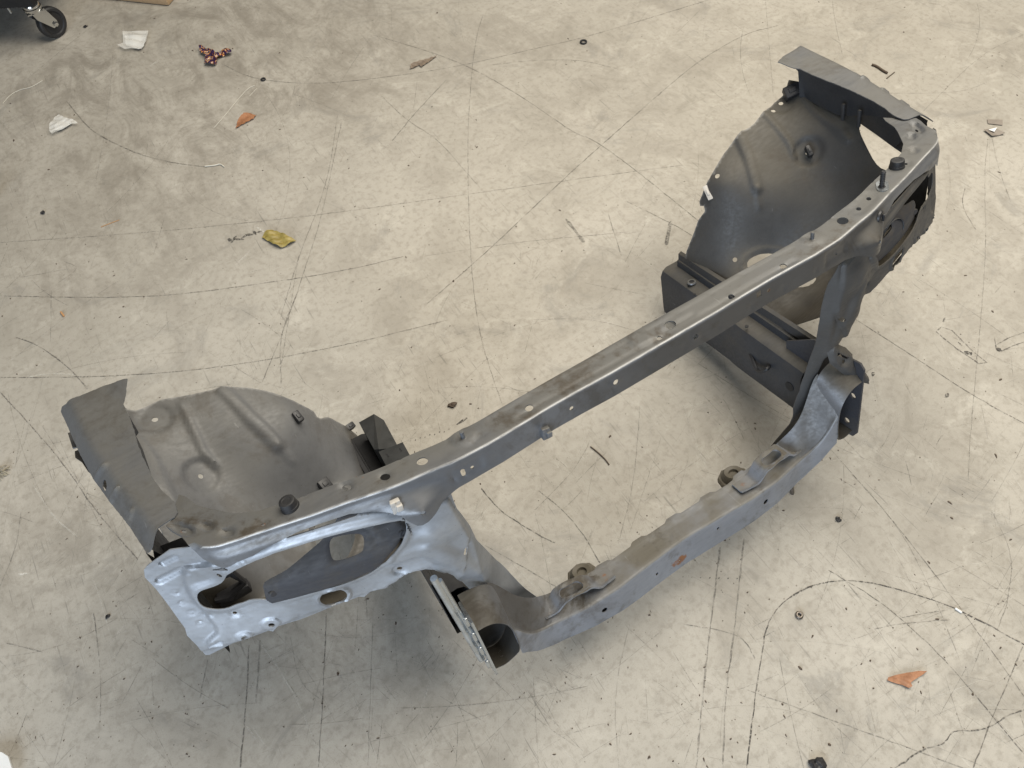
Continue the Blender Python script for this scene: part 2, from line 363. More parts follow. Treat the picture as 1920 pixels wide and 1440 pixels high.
lowL = [vface(*p) for p in [(398, 1068), (420, 1064), (445, 1052), (475, 1040), (490, 1031), (505, 1022), (555, 997), (600, 980), (655, 962), (700, 957), (730, 960), (752, 966), (767, 977), (782, 984), (792, 983), (802, 977), (817, 960), (830, 937), (845, 924), (860, 912)]]
lowL = [(-x, v) for x, v in lowL]                         # as right-half coordinates, outer to inner
low_half = [(.690, .020), (.672, .046)] + lowL + [(.30, .043), (.2, .041), (.1, .042), (0, .042)]
half = [(0, rear[0][1])] + rear[1:] + plate_o + low_half  # from the middle of the rear edge round to the middle of the bottom edge
outl = half[:-1] + [half[-1]] + [(-x, v) for x, v in half[::-1][1:-1]]
# keep the walk simple: right half forwards, left half backwards
emb = [dents(1, .0007)]; holes = []; rust = []
def th(px, py, r, rim=None, h=-.002):
    c = vtop(px, py); holes.append(circ(c, r, 20)); 
    if rim: emb.append(dish(c, rim, h, .5))
for a in [(1580, 415, .0095), (1610, 391, .0045), (1629, 372, .0045), (1371.7, 556, .0052), (1469, 499, .0055), (1257, 609, .0085), (1237, 634, .0042), (992, 765, .0058), (792, 866, .0075)]: th(*a)
th(722, 894, .0068, .011); th(649, 913, .0062, .011, -.003); th(492, 983, .0026, .011); th(1699, 306, .003, .011)
for p in ((341, 992), (1719.6, 240)): th(p[0], p[1], .0035, .018, -.006)
for p in ((387, 987), (1709, 256), (426, 998), (1713, 282)): emb.append(dish(vtop(*p), .0115, -.005, .55))
for p in ((869.5, 820), (1523, 447), (1202, 637)): emb.append(dish(vtop(*p), .020, .0022, .7))
emb.append(pad(caps(vtop(1607, 393), vtop(1631, 370), .016), -.0016)); emb.append(bead([vtop(1245, 622), vtop(1300, 590)], .006, -.0016))
emb += [bead([(-.24, -.014), (-.05, -.013), (.03, -.010), (.26, -.010)], .005, -.0016), bead([(-.28, -.044), (.28, -.044)], .004, .0012)]
for k in range(20):
    x = -.62 + k * .065; emb.append(weld((x, .030))); emb.append(weld((x + .02, -.040)))
def fh(px, py, r, rim=0):
    c = vface(px, py); holes.append(circ(c, r, 20))
    if rim: emb.append(pad(circ(c, rim, 24), .0016, .002))
fh(1071, 764, .0035); fh(1153, 714, .0045, .0095); fh(1303, 629, .0045, .0095); fh(886, 876, .0028); fh(1440, 543, .003); fh(1569, 476, .003); fh(792, 959, .0032, .009); fh(1647, 453, .0035, .009)
c = vface(869, 886); holes.append(caps((c[0], c[1] - .0035), (c[0], c[1] + .0035), .0032))
c = vface(1423, 550); holes.append([(c[0] - .005, c[1] - .005), (c[0] + .005, c[1] - .005), (c[0] + .005, c[1] + .005), (c[0] - .005, c[1] + .005)])
for sx in (-1, 1):
    emb.append(pad([(sx * .310, .008), (sx * .362, .008), (sx * .362, .036), (sx * .310, .036)][::sx], -.0022, .003))
rust.append(vface(1440, 543) + (.008, .5)); rust.append(vtop(492, 983) + (.006, .5)); rust.append(vtop(341, 992) + (.012, .36)); rust.append(vtop(676, 897) + (.012, .4))
beam = sheet('upper_beam', outl, holes, beam3d, M['grey'], clip, .005, emb, .0016, rust=rust, extra=np.array([(x, v) for v in (-.003, -.0021, -.0012, -.0003, .0007, .0017) for x in np.arange(-.68, .681, .005)]), mud_shade=lambda V: .62 * sm(V[:, 0], -.25, .02) * (1 - sm(V[:, 0], .42, .52)) * (V[:, 2] < .6255), wear_glint=lambda P: .85 * np.exp(-((P[:, 1] + .0004) / .0010) ** 2))  # bright highlight line along the front crease is painted into the colour

# ---- headlight panel with the wing that runs down to the lower crossmember
hp_pts = [(.774, .088, .582), (.795, .076, .378), (.724, .049, .409), (.68, .036, .419), (.677, .033, .398), (.579, -.002, .442), (.476, -.017, .433), (.531, -.011, .402), (.505, -.024, .408), (.444, -.046, .425),
          (.438, -.054, .541), (.385, -.058, .50), (.36, -.054, .40), (.345, -.040, .32), (.335, -.026, .26), (.32, -.014, .20), (.30, .004, .125), (.36, .0, .14), (.38, -.028, .25), (.62, .0, .59), (.70, .045, .60), (.55, -.024, .59), (.48, -.046, .59), (.40, -.058, .57), (.80, .085, .48), (.72, .06, .50)]
HP = Surf((0, 0, 0), (0, -1, 0), (0, 0, 1), hp_pts, 8e-4)
HP.fold = HP.tr([(838, 915), (853, 945), (872, 990), (887, 1020), (899, 1060), (912, 1100)])
def wing_fold(u, v):
    P = np.c_[np.ravel(u), np.ravel(v)]; f = HP.fold; xf = np.interp(P[:, 1], f[::-1, 1], f[::-1, 0])
    dd = (xf - P[:, 0]); dd = np.where((P[:, 1] < .60) & (P[:, 0] < .47), dd, 0)
    return (-1.0 * np.clip(dd, 0, .05) * sm(dd, 0, .0006) * sm(P[:, 1], .19, .30) - .030 * sm(P[:, 0], .352, .40) * sm(.40 - P[:, 1], 0, .14) * (P[:, 0] < .46)).reshape(np.shape(u))
HP.extra = wing_fold
hp_o = HP.tr([(318, 1030), (300, 1043), (276, 1060), (270, 1068), (272, 1082), (294, 1105), (317, 1135), (347, 1177), (351, 1191), (370, 1210), (386, 1231), (393, 1231), (437, 1209), (505, 1185), (513, 1187), (522, 1177), (565, 1164), (630, 1137), (675, 1121), (684, 1122), (697, 1111), (730, 1104), (742, 1104), (747, 1098), (755, 1094),
              (785, 1082), (805, 1078), (825, 1079), (836, 1082)])
hp_foot = [(.414, .385), (.402, .335), (.396, .29), (.388, .24), (.372, .19), (.350, .14), (.30, .115), (.285, .125)]
hp_in = {True: list(HP.tr([(972, 1091), (930, 1050), (905, 1024), (892, 1011), (880, 985), (855, 951), (845, 925), (842, 905)])),
         False: [(.405, .335), (.385, .30)][:0] + list(HP.tr([(1481, 795), (1487, 765), (1499, 733), (1507, 706), (1518, 672), (1529, 642), (1534, 612), (1539, 580), (1547, 547), (1553, 530), (1566, 510), (1572, 498)], False))}
def hp_xz(x, z): return HP.uv((x, 0, z))
hp_out = {k: list(hp_o) + hp_foot + hp_in[k] + [hp_xz(.43, .606), hp_xz(.50, .606), hp_xz(.60, .606), hp_xz(.67, .608), hp_xz(.70, .618)] for k in (True, False)}
opening = list(HP.tr([(424, 1062), (415, 1079), (402, 1086), (387, 1091), (372, 1096), (366, 1104), (369, 1117), (380, 1127), (400, 1131), (422, 1129), (440, 1121), (455, 1117), (465, 1112), (490, 1111), (520, 1116), (595, 1095), (650, 1080), (700, 1058), (722, 1035), (745, 1005), (757, 982), (755, 962)])) 
opening += [hp_xz(.47, .580), hp_xz(.52, .588), hp_xz(.575, .590), hp_xz(.62, .588)]
opening = chaikin(opening, 1)
hc = lambda p, r, n=22: circ(HP.tr([p])[0], r, n)
hh = [opening, hc((622, 1112), .0195, 30), hc((457, 1187), .0055), hc((506, 1162), .0045), hc((439, 1143), .003), hc((747, 1061), .004), hc((409, 1068), .003)]
a, b = HP.tr([(867, 1029), (871, 1022)]); hh.append(caps(a, b, .0035))
he = [dents(2, .0003)]
he += [pad(caps(*HP.tr([(304, 1057), (330, 1044)]), .006), -.004, .004), pad(caps(*HP.tr([(299, 1089), (345, 1066)]), .007), -.004, .004)]
step = HP.tr([(342, 1060), (340, 1084), (349, 1106), (375, 1140), (400, 1171), (402, 1182), (388, 1195), (382, 1205), (388, 1215), (410, 1210), (520, 1168), (630, 1127), (740, 1090), (800, 1060), (860, 1080), (880, 1000), (840, 930), (600, 960), (400, 1050)])
he += [pad(step, .0075, .0055)]
he += [lambda P, o=opening: .005 * (1 - sm(segd(P, o), .003, .014)) * (P[:, 0] > .44)]
he += [ringf(HP.tr([(622, 1112)])[0], .0225, .0055, .004), pad(hc((457, 1187), .0135), .003, .003), pad(hc((506, 1162), .015), .0028, .003), pad(hc((439, 1143), .009), -.002, .003), pad(hc((747, 1061), .014), -.003, .004)]
he += [pad(caps(*HP.tr([(395, 1207), (412, 1199)]), .006), -.004, .004), pad(HP.tr([(378, 1148), (400, 1140), (398, 1150), (384, 1153)]), -.003, .004)]
flange = HP.tr([(405, 1213), (520, 1172), (640, 1127), (740, 1093)])
he += [lambda P: -.004 * (P[:, 1] < np.interp(-P[:, 0], -flange[:, 0], flange[:, 1])) * sm(np.interp(-P[:, 0], -flange[:, 0], flange[:, 1]) - P[:, 1], 0, .006) * (P[:, 0] > .47)]
he += [bead(HP.tr([(700, 985 + 40), (790, 1000), (830, 1050)]), .03, .004), dish(HP.tr([(820, 985)])[0], .045, .007, .1), bead(HP.tr([(735, 1040), (790, 1020), (850, 1040), (885, 1075)]), .022, .006)]
arc = HP.tr([(747, 1098), (785, 1080), (805, 1077), (825, 1078), (845, 1088)])
he += [lambda P: -.014 * (1 - sm(segd(P, arc, False), .002, .017))]
for p in ((330, 1110), (343, 1130), (360, 1148), (376, 1168), (450, 1044), (520, 1007), (650, 1120), (560, 1150), (700, 1100)): he.append(weld(HP.tr([p])[0]))
for left in (True, False):
    sheet('headlight_panel', hp_out[left], hh, HP.to3d, M['blue'] if left else M['dark'], clip, .0032, he, .0016, mirror=left)  # left copy coloured as lit, right copy as shaded

# ---- lower crossmember
LC = np.array([(0, -.0695), (.08, -.074), (.16, -.080), (.22, -.0785), (.26, -.073), (.29, -.070), (.32, -.073), (.343, -.081), (.367, -.0885)])
LR = np.array([(0, -.0215), (.08, -.0228), (.141, -.026), (.172, -.023), (.235, -.018), (.26, -.015), (.285, -.022), (.305, -.033), (.326, -.035), (.343, -.032), (.357, -.030), (.367, -.032)])
LZ = np.array([(0, .137), (.26, .138), (.29, .141), (.32, .152), (.343, .178), (.355, .208), (.367, .236)])
LZR = np.array([(0, .137), (.25, .138), (.265, .143), (.285, .160), (.305, .188), (.326, .214), (.343, .248), (.357, .285), (.367, .300)])
LB = np.array([(0, .060), (.12, .063), (.20, .069), (.25, .073), (.30, .083), (.33, .103), (.35, .130), (.367, .155)])
def smooth_fn(A, k=7):
    xs = np.linspace(-.5, .5, 401); ys = np.interp(np.abs(xs), A[:, 0], A[:, 1]); ys = np.convolve(np.pad(ys, k // 2, 'edge'), np.ones(k) / k, 'valid'); return lambda x: np.interp(x, xs, ys)
lcf, lrf, lzf, lzr, lbf = smooth_fn(LC), smooth_fn(LR), smooth_fn(LZ, 9), smooth_fn(LZR, 9), smooth_fn(LB, 9)
RL = .0045
def low3d(x, v, d=0):
    y0 = lcf(x); z0 = lzf(x); x = np.asarray(x, float); v = np.asarray(v, float); d = np.zeros_like(x) + d
    a = np.clip((v + RL) / (RL * math.pi / 2), 0, 1) * math.pi / 2; arc_ = RL * math.pi / 2; face = v > arc_ - RL; top = v < -RL
    Y = np.where(top, y0 - v, np.where(face, y0, y0 + RL - RL * np.sin(a))); zf = z0 - RL - (v - (arc_ - RL))
    k = (z0 - lbf(x) - .004) / .063; dep = np.maximum(lrf(x) - y0, .01); tt = np.clip(-v / dep, 0, 1)
    Z = np.where(top, z0 + (lzr(x) - z0) * tt, np.where(face, z0 - RL - (v - (arc_ - RL)) * k, z0 - RL + RL * np.cos(a)))
    ny = np.where(top, 0, np.where(face, -1, -np.sin(a))); nz = np.where(top, 1, np.where(face, 0, np.cos(a)))
    lip = (lrf(x) - y0) + v                                       # distance from the rear edge
    Z = Z + .004 * (1 - sm(lip, .004, .012)) * top
    return np.c_[x, Y + ny * d, Z + nz * d]
def ltop(px, py, z=.137): p = at(px, py, z=z); return (p[0], -(p[1] - float(lcf(p[0]))))
def lface(px, py):
    y = -.075
    for _ in range(10): p = at(px, py, y=y); y = float(lcf(p[0]))
    return (p[0], .137 - p[2])
xs = np.linspace(-.367, .367, 90)
wav = lambda x: .0055 * sm(np.sin(x * 2 * math.pi / .083 + .6), .1, .7) * (abs(x) < .19)
lo_o = [(x, -(float(lrf(x)) - float(lcf(x))) - wav(x)) for x in np.linspace(-.367, .367, 170)] + [(x, .065) for x in xs[::-1]]
lh = [circ(lface(1133, 1142), .006), circ(lface(1435.5, 939), .006), circ(lface(1231, 1072), .0032), circ(lface(1345, 987), .0032), circ(lface(1273, 1045), .0028)]
le = [dents(3, .0009), dish(lface(1345, 987), .009, .0016, .5), dish(lface(1273, 1045), .020, .0012, .3)]
le += [bead([(x, -.008), (x + .006, -.028)], .0018, -.0015) for x in (-.105, .075, -.02)]
lr = [lface(1273, 1045) + (.020, .62), lface(1262, 1053) + (.013, .55), lface(1283, 1037) + (.011, .5)]
sheet('lower_crossmember', lo_o, lh, low3d, M['lower'], clip, .005, le, .0018, rust=lr, extra=np.array([(x, v) for v in (-.0045, -.0031, -.0018, -.0004, .001, .0025) for x in np.arange(-.36, .361, .005)]), mud_shade=lambda V: .75 * sm(np.abs(V[:, 0]), .26, .33) * (V[:, 2] > lzf(V[:, 0]) - .002), wear_glint=lambda P: .12 * np.exp(-((P[:, 1] + .001) / .003) ** 2))  # faint crease highlight put into the colour
m = MB()                                                       # the closing strip under the rear edge
for x in np.linspace(-.36, .36, 37)[:-1]:
    x2 = x + .02; y1, y2 = float(lrf(x)), float(lrf(x2)); z1, z2 = float(lzr(x)) + .001, float(lzr(x2)) + .001
    m.add([(x, y1 + .001, z1), (x2, y2 + .001, z2), (x2, y2 + .001, .075), (x, y1 + .001, .075)], [(0, 1, 2, 3)])
for x in np.linspace(-.26, .26, 27)[:-1]:
    x2 = x + .02; m.add([(x, float(lcf(x)) + .004, .077), (x2, float(lcf(x2)) + .004, .077), (x2, float(lrf(x2)) + .001, .077), (x, float(lrf(x)) + .001, .077)], [(0, 1, 2, 3)])
m.build('crossmember_back', M['dark'], clip)

# ---- the stubs at the ends of the crossmember (open at the front), mounting plates, rails
def stub(left):
    rim = [(.4190, .283), (.405, .282), (.391, .277), (.377, .263), (.3675, .243), (.3645, .212), (.3655, .178), (.370, .158), (.381, .143), (.398, .134), (.4190, .142)]
    rim = resample(chaikin(rim, 2, False), .006, False); N = len(rim); ys = np.linspace(-.0895, -.036, 12); V = []; Fc = []
    for j, y in enumerate(ys):
        t = j / 11.
        for i, (x, z) in enumerate(rim):
            f = i / (N - 1); V.append((x - .012 * t * sm(f, .12, .3) * (1 - sm(f, .5, .7)), y + (.010 * sm(f, .6, .85) * (1 - t)), z + .036 * t * (1 - sm(f, .30, .62))))
    for j in range(11):
        for i in range(N - 1): k = j * N + i; Fc.append((k, k + 1, k + N + 1, k + N))
    V = np.array(V); fn = np.zeros_like(V)
    for f in Fc:
        n_ = np.cross(V[f[1]] - V[f[0]], V[f[3]] - V[f[0]]); 
        for i in f: fn[i] += n_
    fn /= np.linalg.norm(fn, axis=1)[:, None] + 1e-12
    n = len(V); Vi = V + fn * .0016; b = [i for i in range(N)]
    FF = Fc + [tuple(i + n for i in f[::-1]) for f in Fc] + [(b[i], b[i] + n, b[i + 1] + n, b[i + 1]) for i in range(N - 1)]
    VV = np.vstack([V, Vi])
    if left: VV = VV * [-1, 1, 1]; FF = [f[::-1] for f in FF]
    o = mesh_obj('crush_box', VV, FF, M['lower'], clip, 50, {'mud': np.r_[np.full(n, .55), np.full(n, .9)]})
    mm = MB(); mm.box((.392, -.033, .215), (.056, .003, .16)); mm.build('crush_box_back', M['dark'], o, mirror=left)
    mm = MB(); mm.lathe([(.0, 0), (.0055, 0), (.0055, .0006)], tuple(at(940, 1225, z=.1375, left=True)), (0, 0, 1), 16); mm.build('drain_hole', M['white'], o, mirror=left)
for left in (True, False): stub(left)
for left in (True, False):
    po = [(-.090, .142), (-.082, .128), (.0, .108), (.09, .12), (.10, .27), (.03, .315), (-.080, .322), (-.090, .312)] if not left else [(-.090, .142), (-.082, .128), (-.035, .116), (-.032, .25), (-.042, .310), (-.080, .322), (-.090, .312)]
    def pl3(u, v, d=0): return np.c_[.4215 + d, u, v] if not np.isscalar(d) else np.c_[np.full(len(u), .4215), u, v]
    sheet('mounting_plate', po, [circ((-.072, .234), .0065), circ((-.064, .160), .0065)], pl3, M['zinc'] if left else M['ecoat'], clip, .01, [dents(5, .0004)], .004, mirror=left)
    m = MB()
    if left:
        for (t_, b_), r in ((((813, 1084), (903, 1236)), .0058), (((824, 1088), (908, 1226)), .0042)): m.tube([at(*b_, y=-.074, left=True), at(*t_, y=-.068, left=True)], r, 14)
        for k in range(4): m.box((.428, -.089, .185 + k * .045), (.006, .005, .022), None, .0015)
        m.build('plate_flange', M['zinc'], clip, mirror=left)
    if left: foot = False
    else: foot = True
    fp = [at(*p, y=-.06)[[0, 2]] for p in [(1571, 638), (1581, 652), (1592, 656), (1600, 666), (1598, 676), (1612, 690), (1617, 702), (1615, 712), (1598, 707), (1577, 698), (1561, 684), (1560, 664)]]
    def ft3(u, v, d=0): return np.c_[u, -.056 - d + .25 * (v - .33), v]
    hcx = at(1580, 677, y=-.06)[[0, 2]]
    if foot: sheet('foot_bracket', fp, [circ(hcx, .004), [at(*p, y=-.06)[[0, 2]] for p in [(1572, 661), (1588, 668), (1586, 672), (1570, 667)]]], ft3, M['dark'], clip, .005, [pad(fp, .009, .008), dish(hcx, .012, -.004)], .002, mirror=left)
    # frame rail: box channel
    prof = [(.445, .286), (.408, .286), (.397, .280), (.390, .266), (.388, .176), (.390, .158), (.396, .150), (.412, .150), (.445, .156)]
    V = []; ys = np.linspace(.03, .478, 26); n = len(prof)
    for y in ys:
        for x, z in prof: V.append((x + (.003 * sm(y, .22, .24) if x < .42 else 0), y, z + (-.040 * (.478 - y) / .45 if z > .2 else -.026 * (.478 - y) / .45)))
    Fc = [(j * n + i, j * n + i + 1, (j + 1) * n + i + 1, (j + 1) * n + i) for j in range(25) for i in range(n)[:-1]] + [(j * n + n - 1, j * n, (j + 1) * n, (j + 1) * n + n - 1) for j in range(25)]
    V = np.array(V); 
    rail = mesh_obj('frame_rail', V * [-1, 1, 1] if left else V, [f[::-1] for f in Fc] if left else Fc, M['cavity'] if left else M['rail'], clip, 30)  # left rail coloured black in place of the shade around it
    if not left:
        for px, py, r in ((1377, 661, .0075), (1480, 725, .011)):
            m = MB(); p = at(px, py, x=.3905 if px < 1400 else .388); m.lathe([(0, .0006), (r, .0006), (r, -.001)], p, (-1, 0, 0), 20); m.build('rail_hole', M['rubber'], rail)
        for px, py, r in ((1297, 529, .006), (1400, 612, .004), (1302, 552, .003)):
            m = MB(); p = at(px, py, z=.2835 if px < 1350 else .268); m.lathe([(0, .0012), (r, .0012), (r, -.001)], p, (0, 0, 1), 20); m.build('rail_hole', M['rubber'], rail)
        p = at(1297, 529, z=.283); m = MB(); m.lathe([(.0062, -.001), (.0062, .002), (.0095, .002), (.0105, -.001)], p, (0, 0, 1), 24); m.build('rail_ring', M['grey'], rail)
        m = MB(); a, b, c_, d_ = [at(*p, x=xx) for p, xx in (((1407, 665), .390), ((1421, 699), .372), ((1438, 693), .372), ((1443, 686), .390))]
        m.tube(chaikin([a, a * .6 + b * .4, b, c_, d_], 2, False), .0042, 10); m.build('tow_hook', M['black'], clip)
    # seam strip between apron and rail
    m = MB()
    for k, (dx, z0, z1) in enumerate(((0, .284, .302), (.005, .300, .318))):
        V = []; 
        for y in np.linspace(.03, .462, 16): sl = -.040 * (.478 - y) / .45 * (1 - k * .3); V += [(.432 + dx, y, z0 + sl), (.434 + dx, y, z1 + sl), (.442 + dx, y, z1 + sl + .003)]
        m.add(V, [(i * 3 + q, i * 3 + 3 + q, i * 3 + 4 + q, i * 3 + 1 + q) for i in range(15) for q in (0, 1)])
    m.build('apron_seam', M['cavity'] if left else M['rail'], clip, mirror=left)  # left seam coloured black for shade, like the left rail

# ---- fender aprons (the sheet in front of the wheel)
ap_pts = [(.742, .435, .602), (.71, .413, .59), (.595, .415, .568), (.55, .40, .537), (.505, .377, .499), (.468, .405, .42), (.439, .427, .311), (.687, .311, .514), (.60, .31, .475), (.553, .309, .435), (.47, .32, .33), (.665, .33, .513), (.440, .44, .290),
          (.442, .25, .286), (.442, .12, .280), (.50, .026, .366), (.60, .045, .370), (.45, .035, .356), (.68, .07, .366), (.745, .10, .366), (.555, .27, .318), (.555, .19, .306), (.50, .20, .300), (.50, .12, .298), (.60, .12, .312), (.62, .20, .335), (.66, .13, .36), (.735, .37, .585), (.730, .28, .555), (.725, .20, .51), (.72, .12, .45), (.69, .24, .46)]
AP = Surf((.58, .25, .42), (-.42, -.55, .72), (0, .5, .9), ap_pts, 6e-5)
apuv = lambda *ps: [AP.uv(p) for p in ps]
ap_shared = apuv((.441, .25, .283), (.441, .125, .278), (.446, .035, .356), (.50, .026, .366), (.60, .043, .370), (.68, .067, .365), (.750, .098, .362), (.757, .12, .44), (.765, .17, .51), (.77, .25, .55), (.772, .34, .585), (.775, .43, .605))
ap_rear = {False: AP.tr([(1479, 150), (1474, 165), (1468, 178), (1452, 192), (1440, 203), (1427, 215), (1414, 232), (1405, 240), (1390, 247), (1375, 265), (1355, 292), (1340, 318), (1322, 350), (1312, 378), (1313, 386), (1320, 386), (1322, 397), (1310, 412), (1300, 440), (1288, 470), (1284, 490), (1283, 503)], False),
           True: AP.tr([(232, 762), (240, 768), (255, 770), (270, 764), (300, 750), (330, 745), (360, 740), (404, 730), (414, 727), (440, 726), (465, 727), (500, 733), (530, 743), (560, 757), (588, 772), (594, 782), (600, 785), (614, 782), (630, 790), (650, 800), (668, 815), (684, 838), (700, 862), (722, 884)], True)}
hole1, hole2 = AP.tr([(291, 784.5), (377, 891)]); clip3 = AP.tr([(557, 784)])[0]
shelf_hole = chaikin(AP.tr([(1399, 496), (1406, 484), (1432, 474), (1465, 477), (1500, 492), (1525, 509), (1532, 522), (1522, 535), (1500, 540), (1465, 536), (1432, 524), (1408, 510)], False), 1)
ae = [dents(8, .0009, 4)]
ae += [bead(AP.tr([(340, 760), (360, 800), (380, 845), (402, 872)]), .0095, .005), bead(AP.tr([(418, 732), (470, 785), (520, 835)]), .016, .006), bead(AP.tr([(520, 835), (548, 866)]), .009, .003)]
ae += [pad(circ(hole1, .032, 30), -.005, .008), pad(circ(hole2, .034, 30), -.006, .009), lambda P: .003 * (1 - sm(np.abs(segd(P, shelf_hole) - .010), 0, .006))]
ae += [pad(AP.tr([(1502, 172), (1596, 218), (1592, 262), (1560, 240)], False), .006, .02), bead(AP.tr([(1500, 175), (1530, 210), (1590, 262)], False), .010, .004)]
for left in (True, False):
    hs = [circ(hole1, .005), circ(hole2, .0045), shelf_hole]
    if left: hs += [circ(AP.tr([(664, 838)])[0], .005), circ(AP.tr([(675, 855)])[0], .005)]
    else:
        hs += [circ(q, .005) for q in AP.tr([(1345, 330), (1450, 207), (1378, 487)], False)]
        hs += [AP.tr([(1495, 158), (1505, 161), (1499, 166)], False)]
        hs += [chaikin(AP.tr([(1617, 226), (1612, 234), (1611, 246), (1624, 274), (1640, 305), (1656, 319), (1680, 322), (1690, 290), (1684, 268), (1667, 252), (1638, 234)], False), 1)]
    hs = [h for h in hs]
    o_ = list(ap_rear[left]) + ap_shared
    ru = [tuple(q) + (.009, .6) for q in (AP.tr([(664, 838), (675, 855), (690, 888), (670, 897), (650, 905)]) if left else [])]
    sheet('fender_apron', o_, hs, AP.to3d, M['apron'] if left else M['dark'], clip, .0055, ae, .0014, mirror=left, rust=ru, jag=.0003, wear_glint=lambda P, q=np.array(ap_rear[left]): .30 * (1 - sm(segd(P, q, False), 0, .0012)), mud_shade=lambda V: np.maximum(sm(.17 - V[:, 1], 0, .06), .75 * sm(.34 - V[:, 2], 0, .04)))  # right apron gets the shaded colour, left the plain one

m = MB(); m.add([(.446, .037, .356), (.52, .030, .366), (.60, .045, .370), (.60, .075, .29), (.52, .06, .27), (.446, .05, .25)], [(0, 1, 4, 5), (1, 2, 3, 4)]); m.build('apron_gusset', M['rail'], clip)
ZB = [.614, .614, .604, .580, .602]
# ---- apron rail covers
cv_pts = [(x, y, .633 + (y - .10) * .105) for x in (.66, .76, .86) for y in (.04, .25, .46)]
cv_edge = np.array([at(*p, z=zz, left=True)[:2] for p, zz in (((112, 752), .650), ((115, 772), .648), ((130, 805), .643), ((150, 850), .636), ((175, 897), .628), ((210, 945), .622), ((242, 985), .617), ((280, 1042), .612))])
def cv_drop(u, v):
    P = np.c_[np.ravel(u), np.ravel(v)]; q = P * [CV.e1[0], 1]; d_ = segd(q, cv_edge, False)
    tip = np.hypot(q[:, 0] - .706, q[:, 1] - .43)
    return (-.026 * (1 - sm(d_, -.012, .030)) + .010 * (1 - sm(tip, 0, .045))).reshape(np.shape(u))
CV = Surf((0, 0, 0), (0, 0, 1), (0, 1, 0), cv_pts, 1e-6, cv_drop)
cv_o = CV.tr([(239, 710), (232, 711), (200, 722), (150, 743), (125, 757), (117, 763), (115, 772), (130, 805), (150, 850), (175, 897), (210, 945), (242, 985), (276, 1037), (281, 1035), (286, 1025), (290, 1005), (297, 990), (312, 980), (327, 970), (333, 961), (330, 948), (326, 940), (320, 934), (305, 922), (287, 897), (267, 855), (255, 822), (252, 806), (250, 803), (242, 780), (231, 757), (236, 737)])
ce = [dents(11, .0004)] + [bead(CV.tr([a, b]), .0058, .0045) for a, b in (((181, 896), (197, 874)), ((206, 941), (220, 919)), ((237, 985), (248, 961)))]
for left in (True, False):
    cvr = sheet('apron_rail_cover', cv_o, [circ(CV.tr([(197, 910)])[0], .005, 14, .008)], CV.to3d, M['cover'], clip, .0042, ce, .0016, mirror=left, jag=.0002)
    inner = np.array([CV.p3(q) for q in CV.tr([(235, 748), (231, 757), (242, 780), (255, 822), (267, 855), (287, 897), (305, 922), (322, 936)])]) - [-.002, 0, .001]
    inner = resample(inner, .02, False); outer = np.array([CV.p3(q) for q in CV.tr([(120, 780), (150, 846), (175, 893), (210, 941), (242, 981), (272, 1028)])]) - [.003, 0, .001]; outer = resample(outer, .02, False)
    V = []; n = len(inner)
    for p in inner:
        zb = np.interp(p[1], [.1, .13, .2, .28, .43], ZB)
        for t in (0, .12, .5, 1): V.append((p[0] + .006 * sm(t, 0, .12) + .008 * t, p[1], p[2] + (zb - p[2]) * t))
    m = MB(); m.add(V, [(i * 4 + q, i * 4 + 4 + q, i * 4 + 5 + q, i * 4 + 1 + q) for i in range(n - 1) for q in range(3)])
    V = []; n = len(outer)
    for p in outer: V += [p, p + np.array([-.006, 0, -.02]), p + np.array([-.02, 0, -.075])]
    m.add(V, [(i * 3 + q, i * 3 + 1 + q, i * 3 + 4 + q, i * 3 + 3 + q) for i in range(n - 1) for q in (0, 1)])
    for y, x in (((.26, .724), (.215, .718)) if not left else ()): m.box((x, y, .60), (.006, .008, .036), None, .0025)
    m.build('apron_rail_wall', M['rail'], clip, mirror=left)
    m = MB()
    tb = [at(*p, z=.60, left=True) for p in ((127, 812), (137, 808), (152, 836), (136, 840))]; m.prism(tb, (0, 0, -.0025))
    tb = [at(*p, z=.595, left=True) for p in ((150, 842), (160, 842), (200, 905), (180, 896), (165, 884), (153, 866), (141, 858), (140, 846))]; m.prism(tb, (0, 0, -.0025))
    m.build('fender_tab', M['grey'], clip, mirror=left)

for left in (True, False):
    m = MB(); g0 = [(.698, .066, .578), (.700, .112, .578), (.762, .125, .578), (.764, .100, .575), (.72, .076, .576)]
    m.prism(g0, (0, 0, -.003)); m.add([(.764, .100, .60), (.766, .125, .55), (.766, .18, .47), (.766, .24, .44), (.766, .24, .33), (.768, .080, .35), (.768, .082, .50)], [(0, 1, 2, 3, 4, 5, 6)]); m.build('corner_gusset', M['cavity'], clip, mirror=left)  # black sheets added so the corner gaps look shaded

for left in (True, False):                                     # return flange along the foot of the headlight panel
    V = []
    for x in np.linspace(.505, .775, 15):
        z = np.interp(x, [.5, .68, .79], [.416, .410, .392]); y = float(-HP.h(np.array([x]), np.array([z]))[0]); V += [(x, y + .003, z), (x, y + .03, z + .001), (x, y + .062, z - .006), (x, y + .064, z - .016)]
    m = MB(); m.add(V, [(i * 4 + q, i * 4 + 4 + q, i * 4 + 5 + q, i * 4 + 1 + q) for i in range(14) for q in range(3)]); m.build('panel_return', M['muddy'], clip, mirror=left)
    cu = HP.tr([(622, 1112)])[0]; sheet('panel_reinforcement', [cu + [-.042, -.034], cu + [.042, -.026], cu + [.042, .024], cu + [-.042, .024]], [], lambda u, v, d=0: HP.to3d(u, v, -.030), M['muddy'], clip, .01, (), .001, mirror=left)  # dark plate added behind the round hole, hiding the bright floor

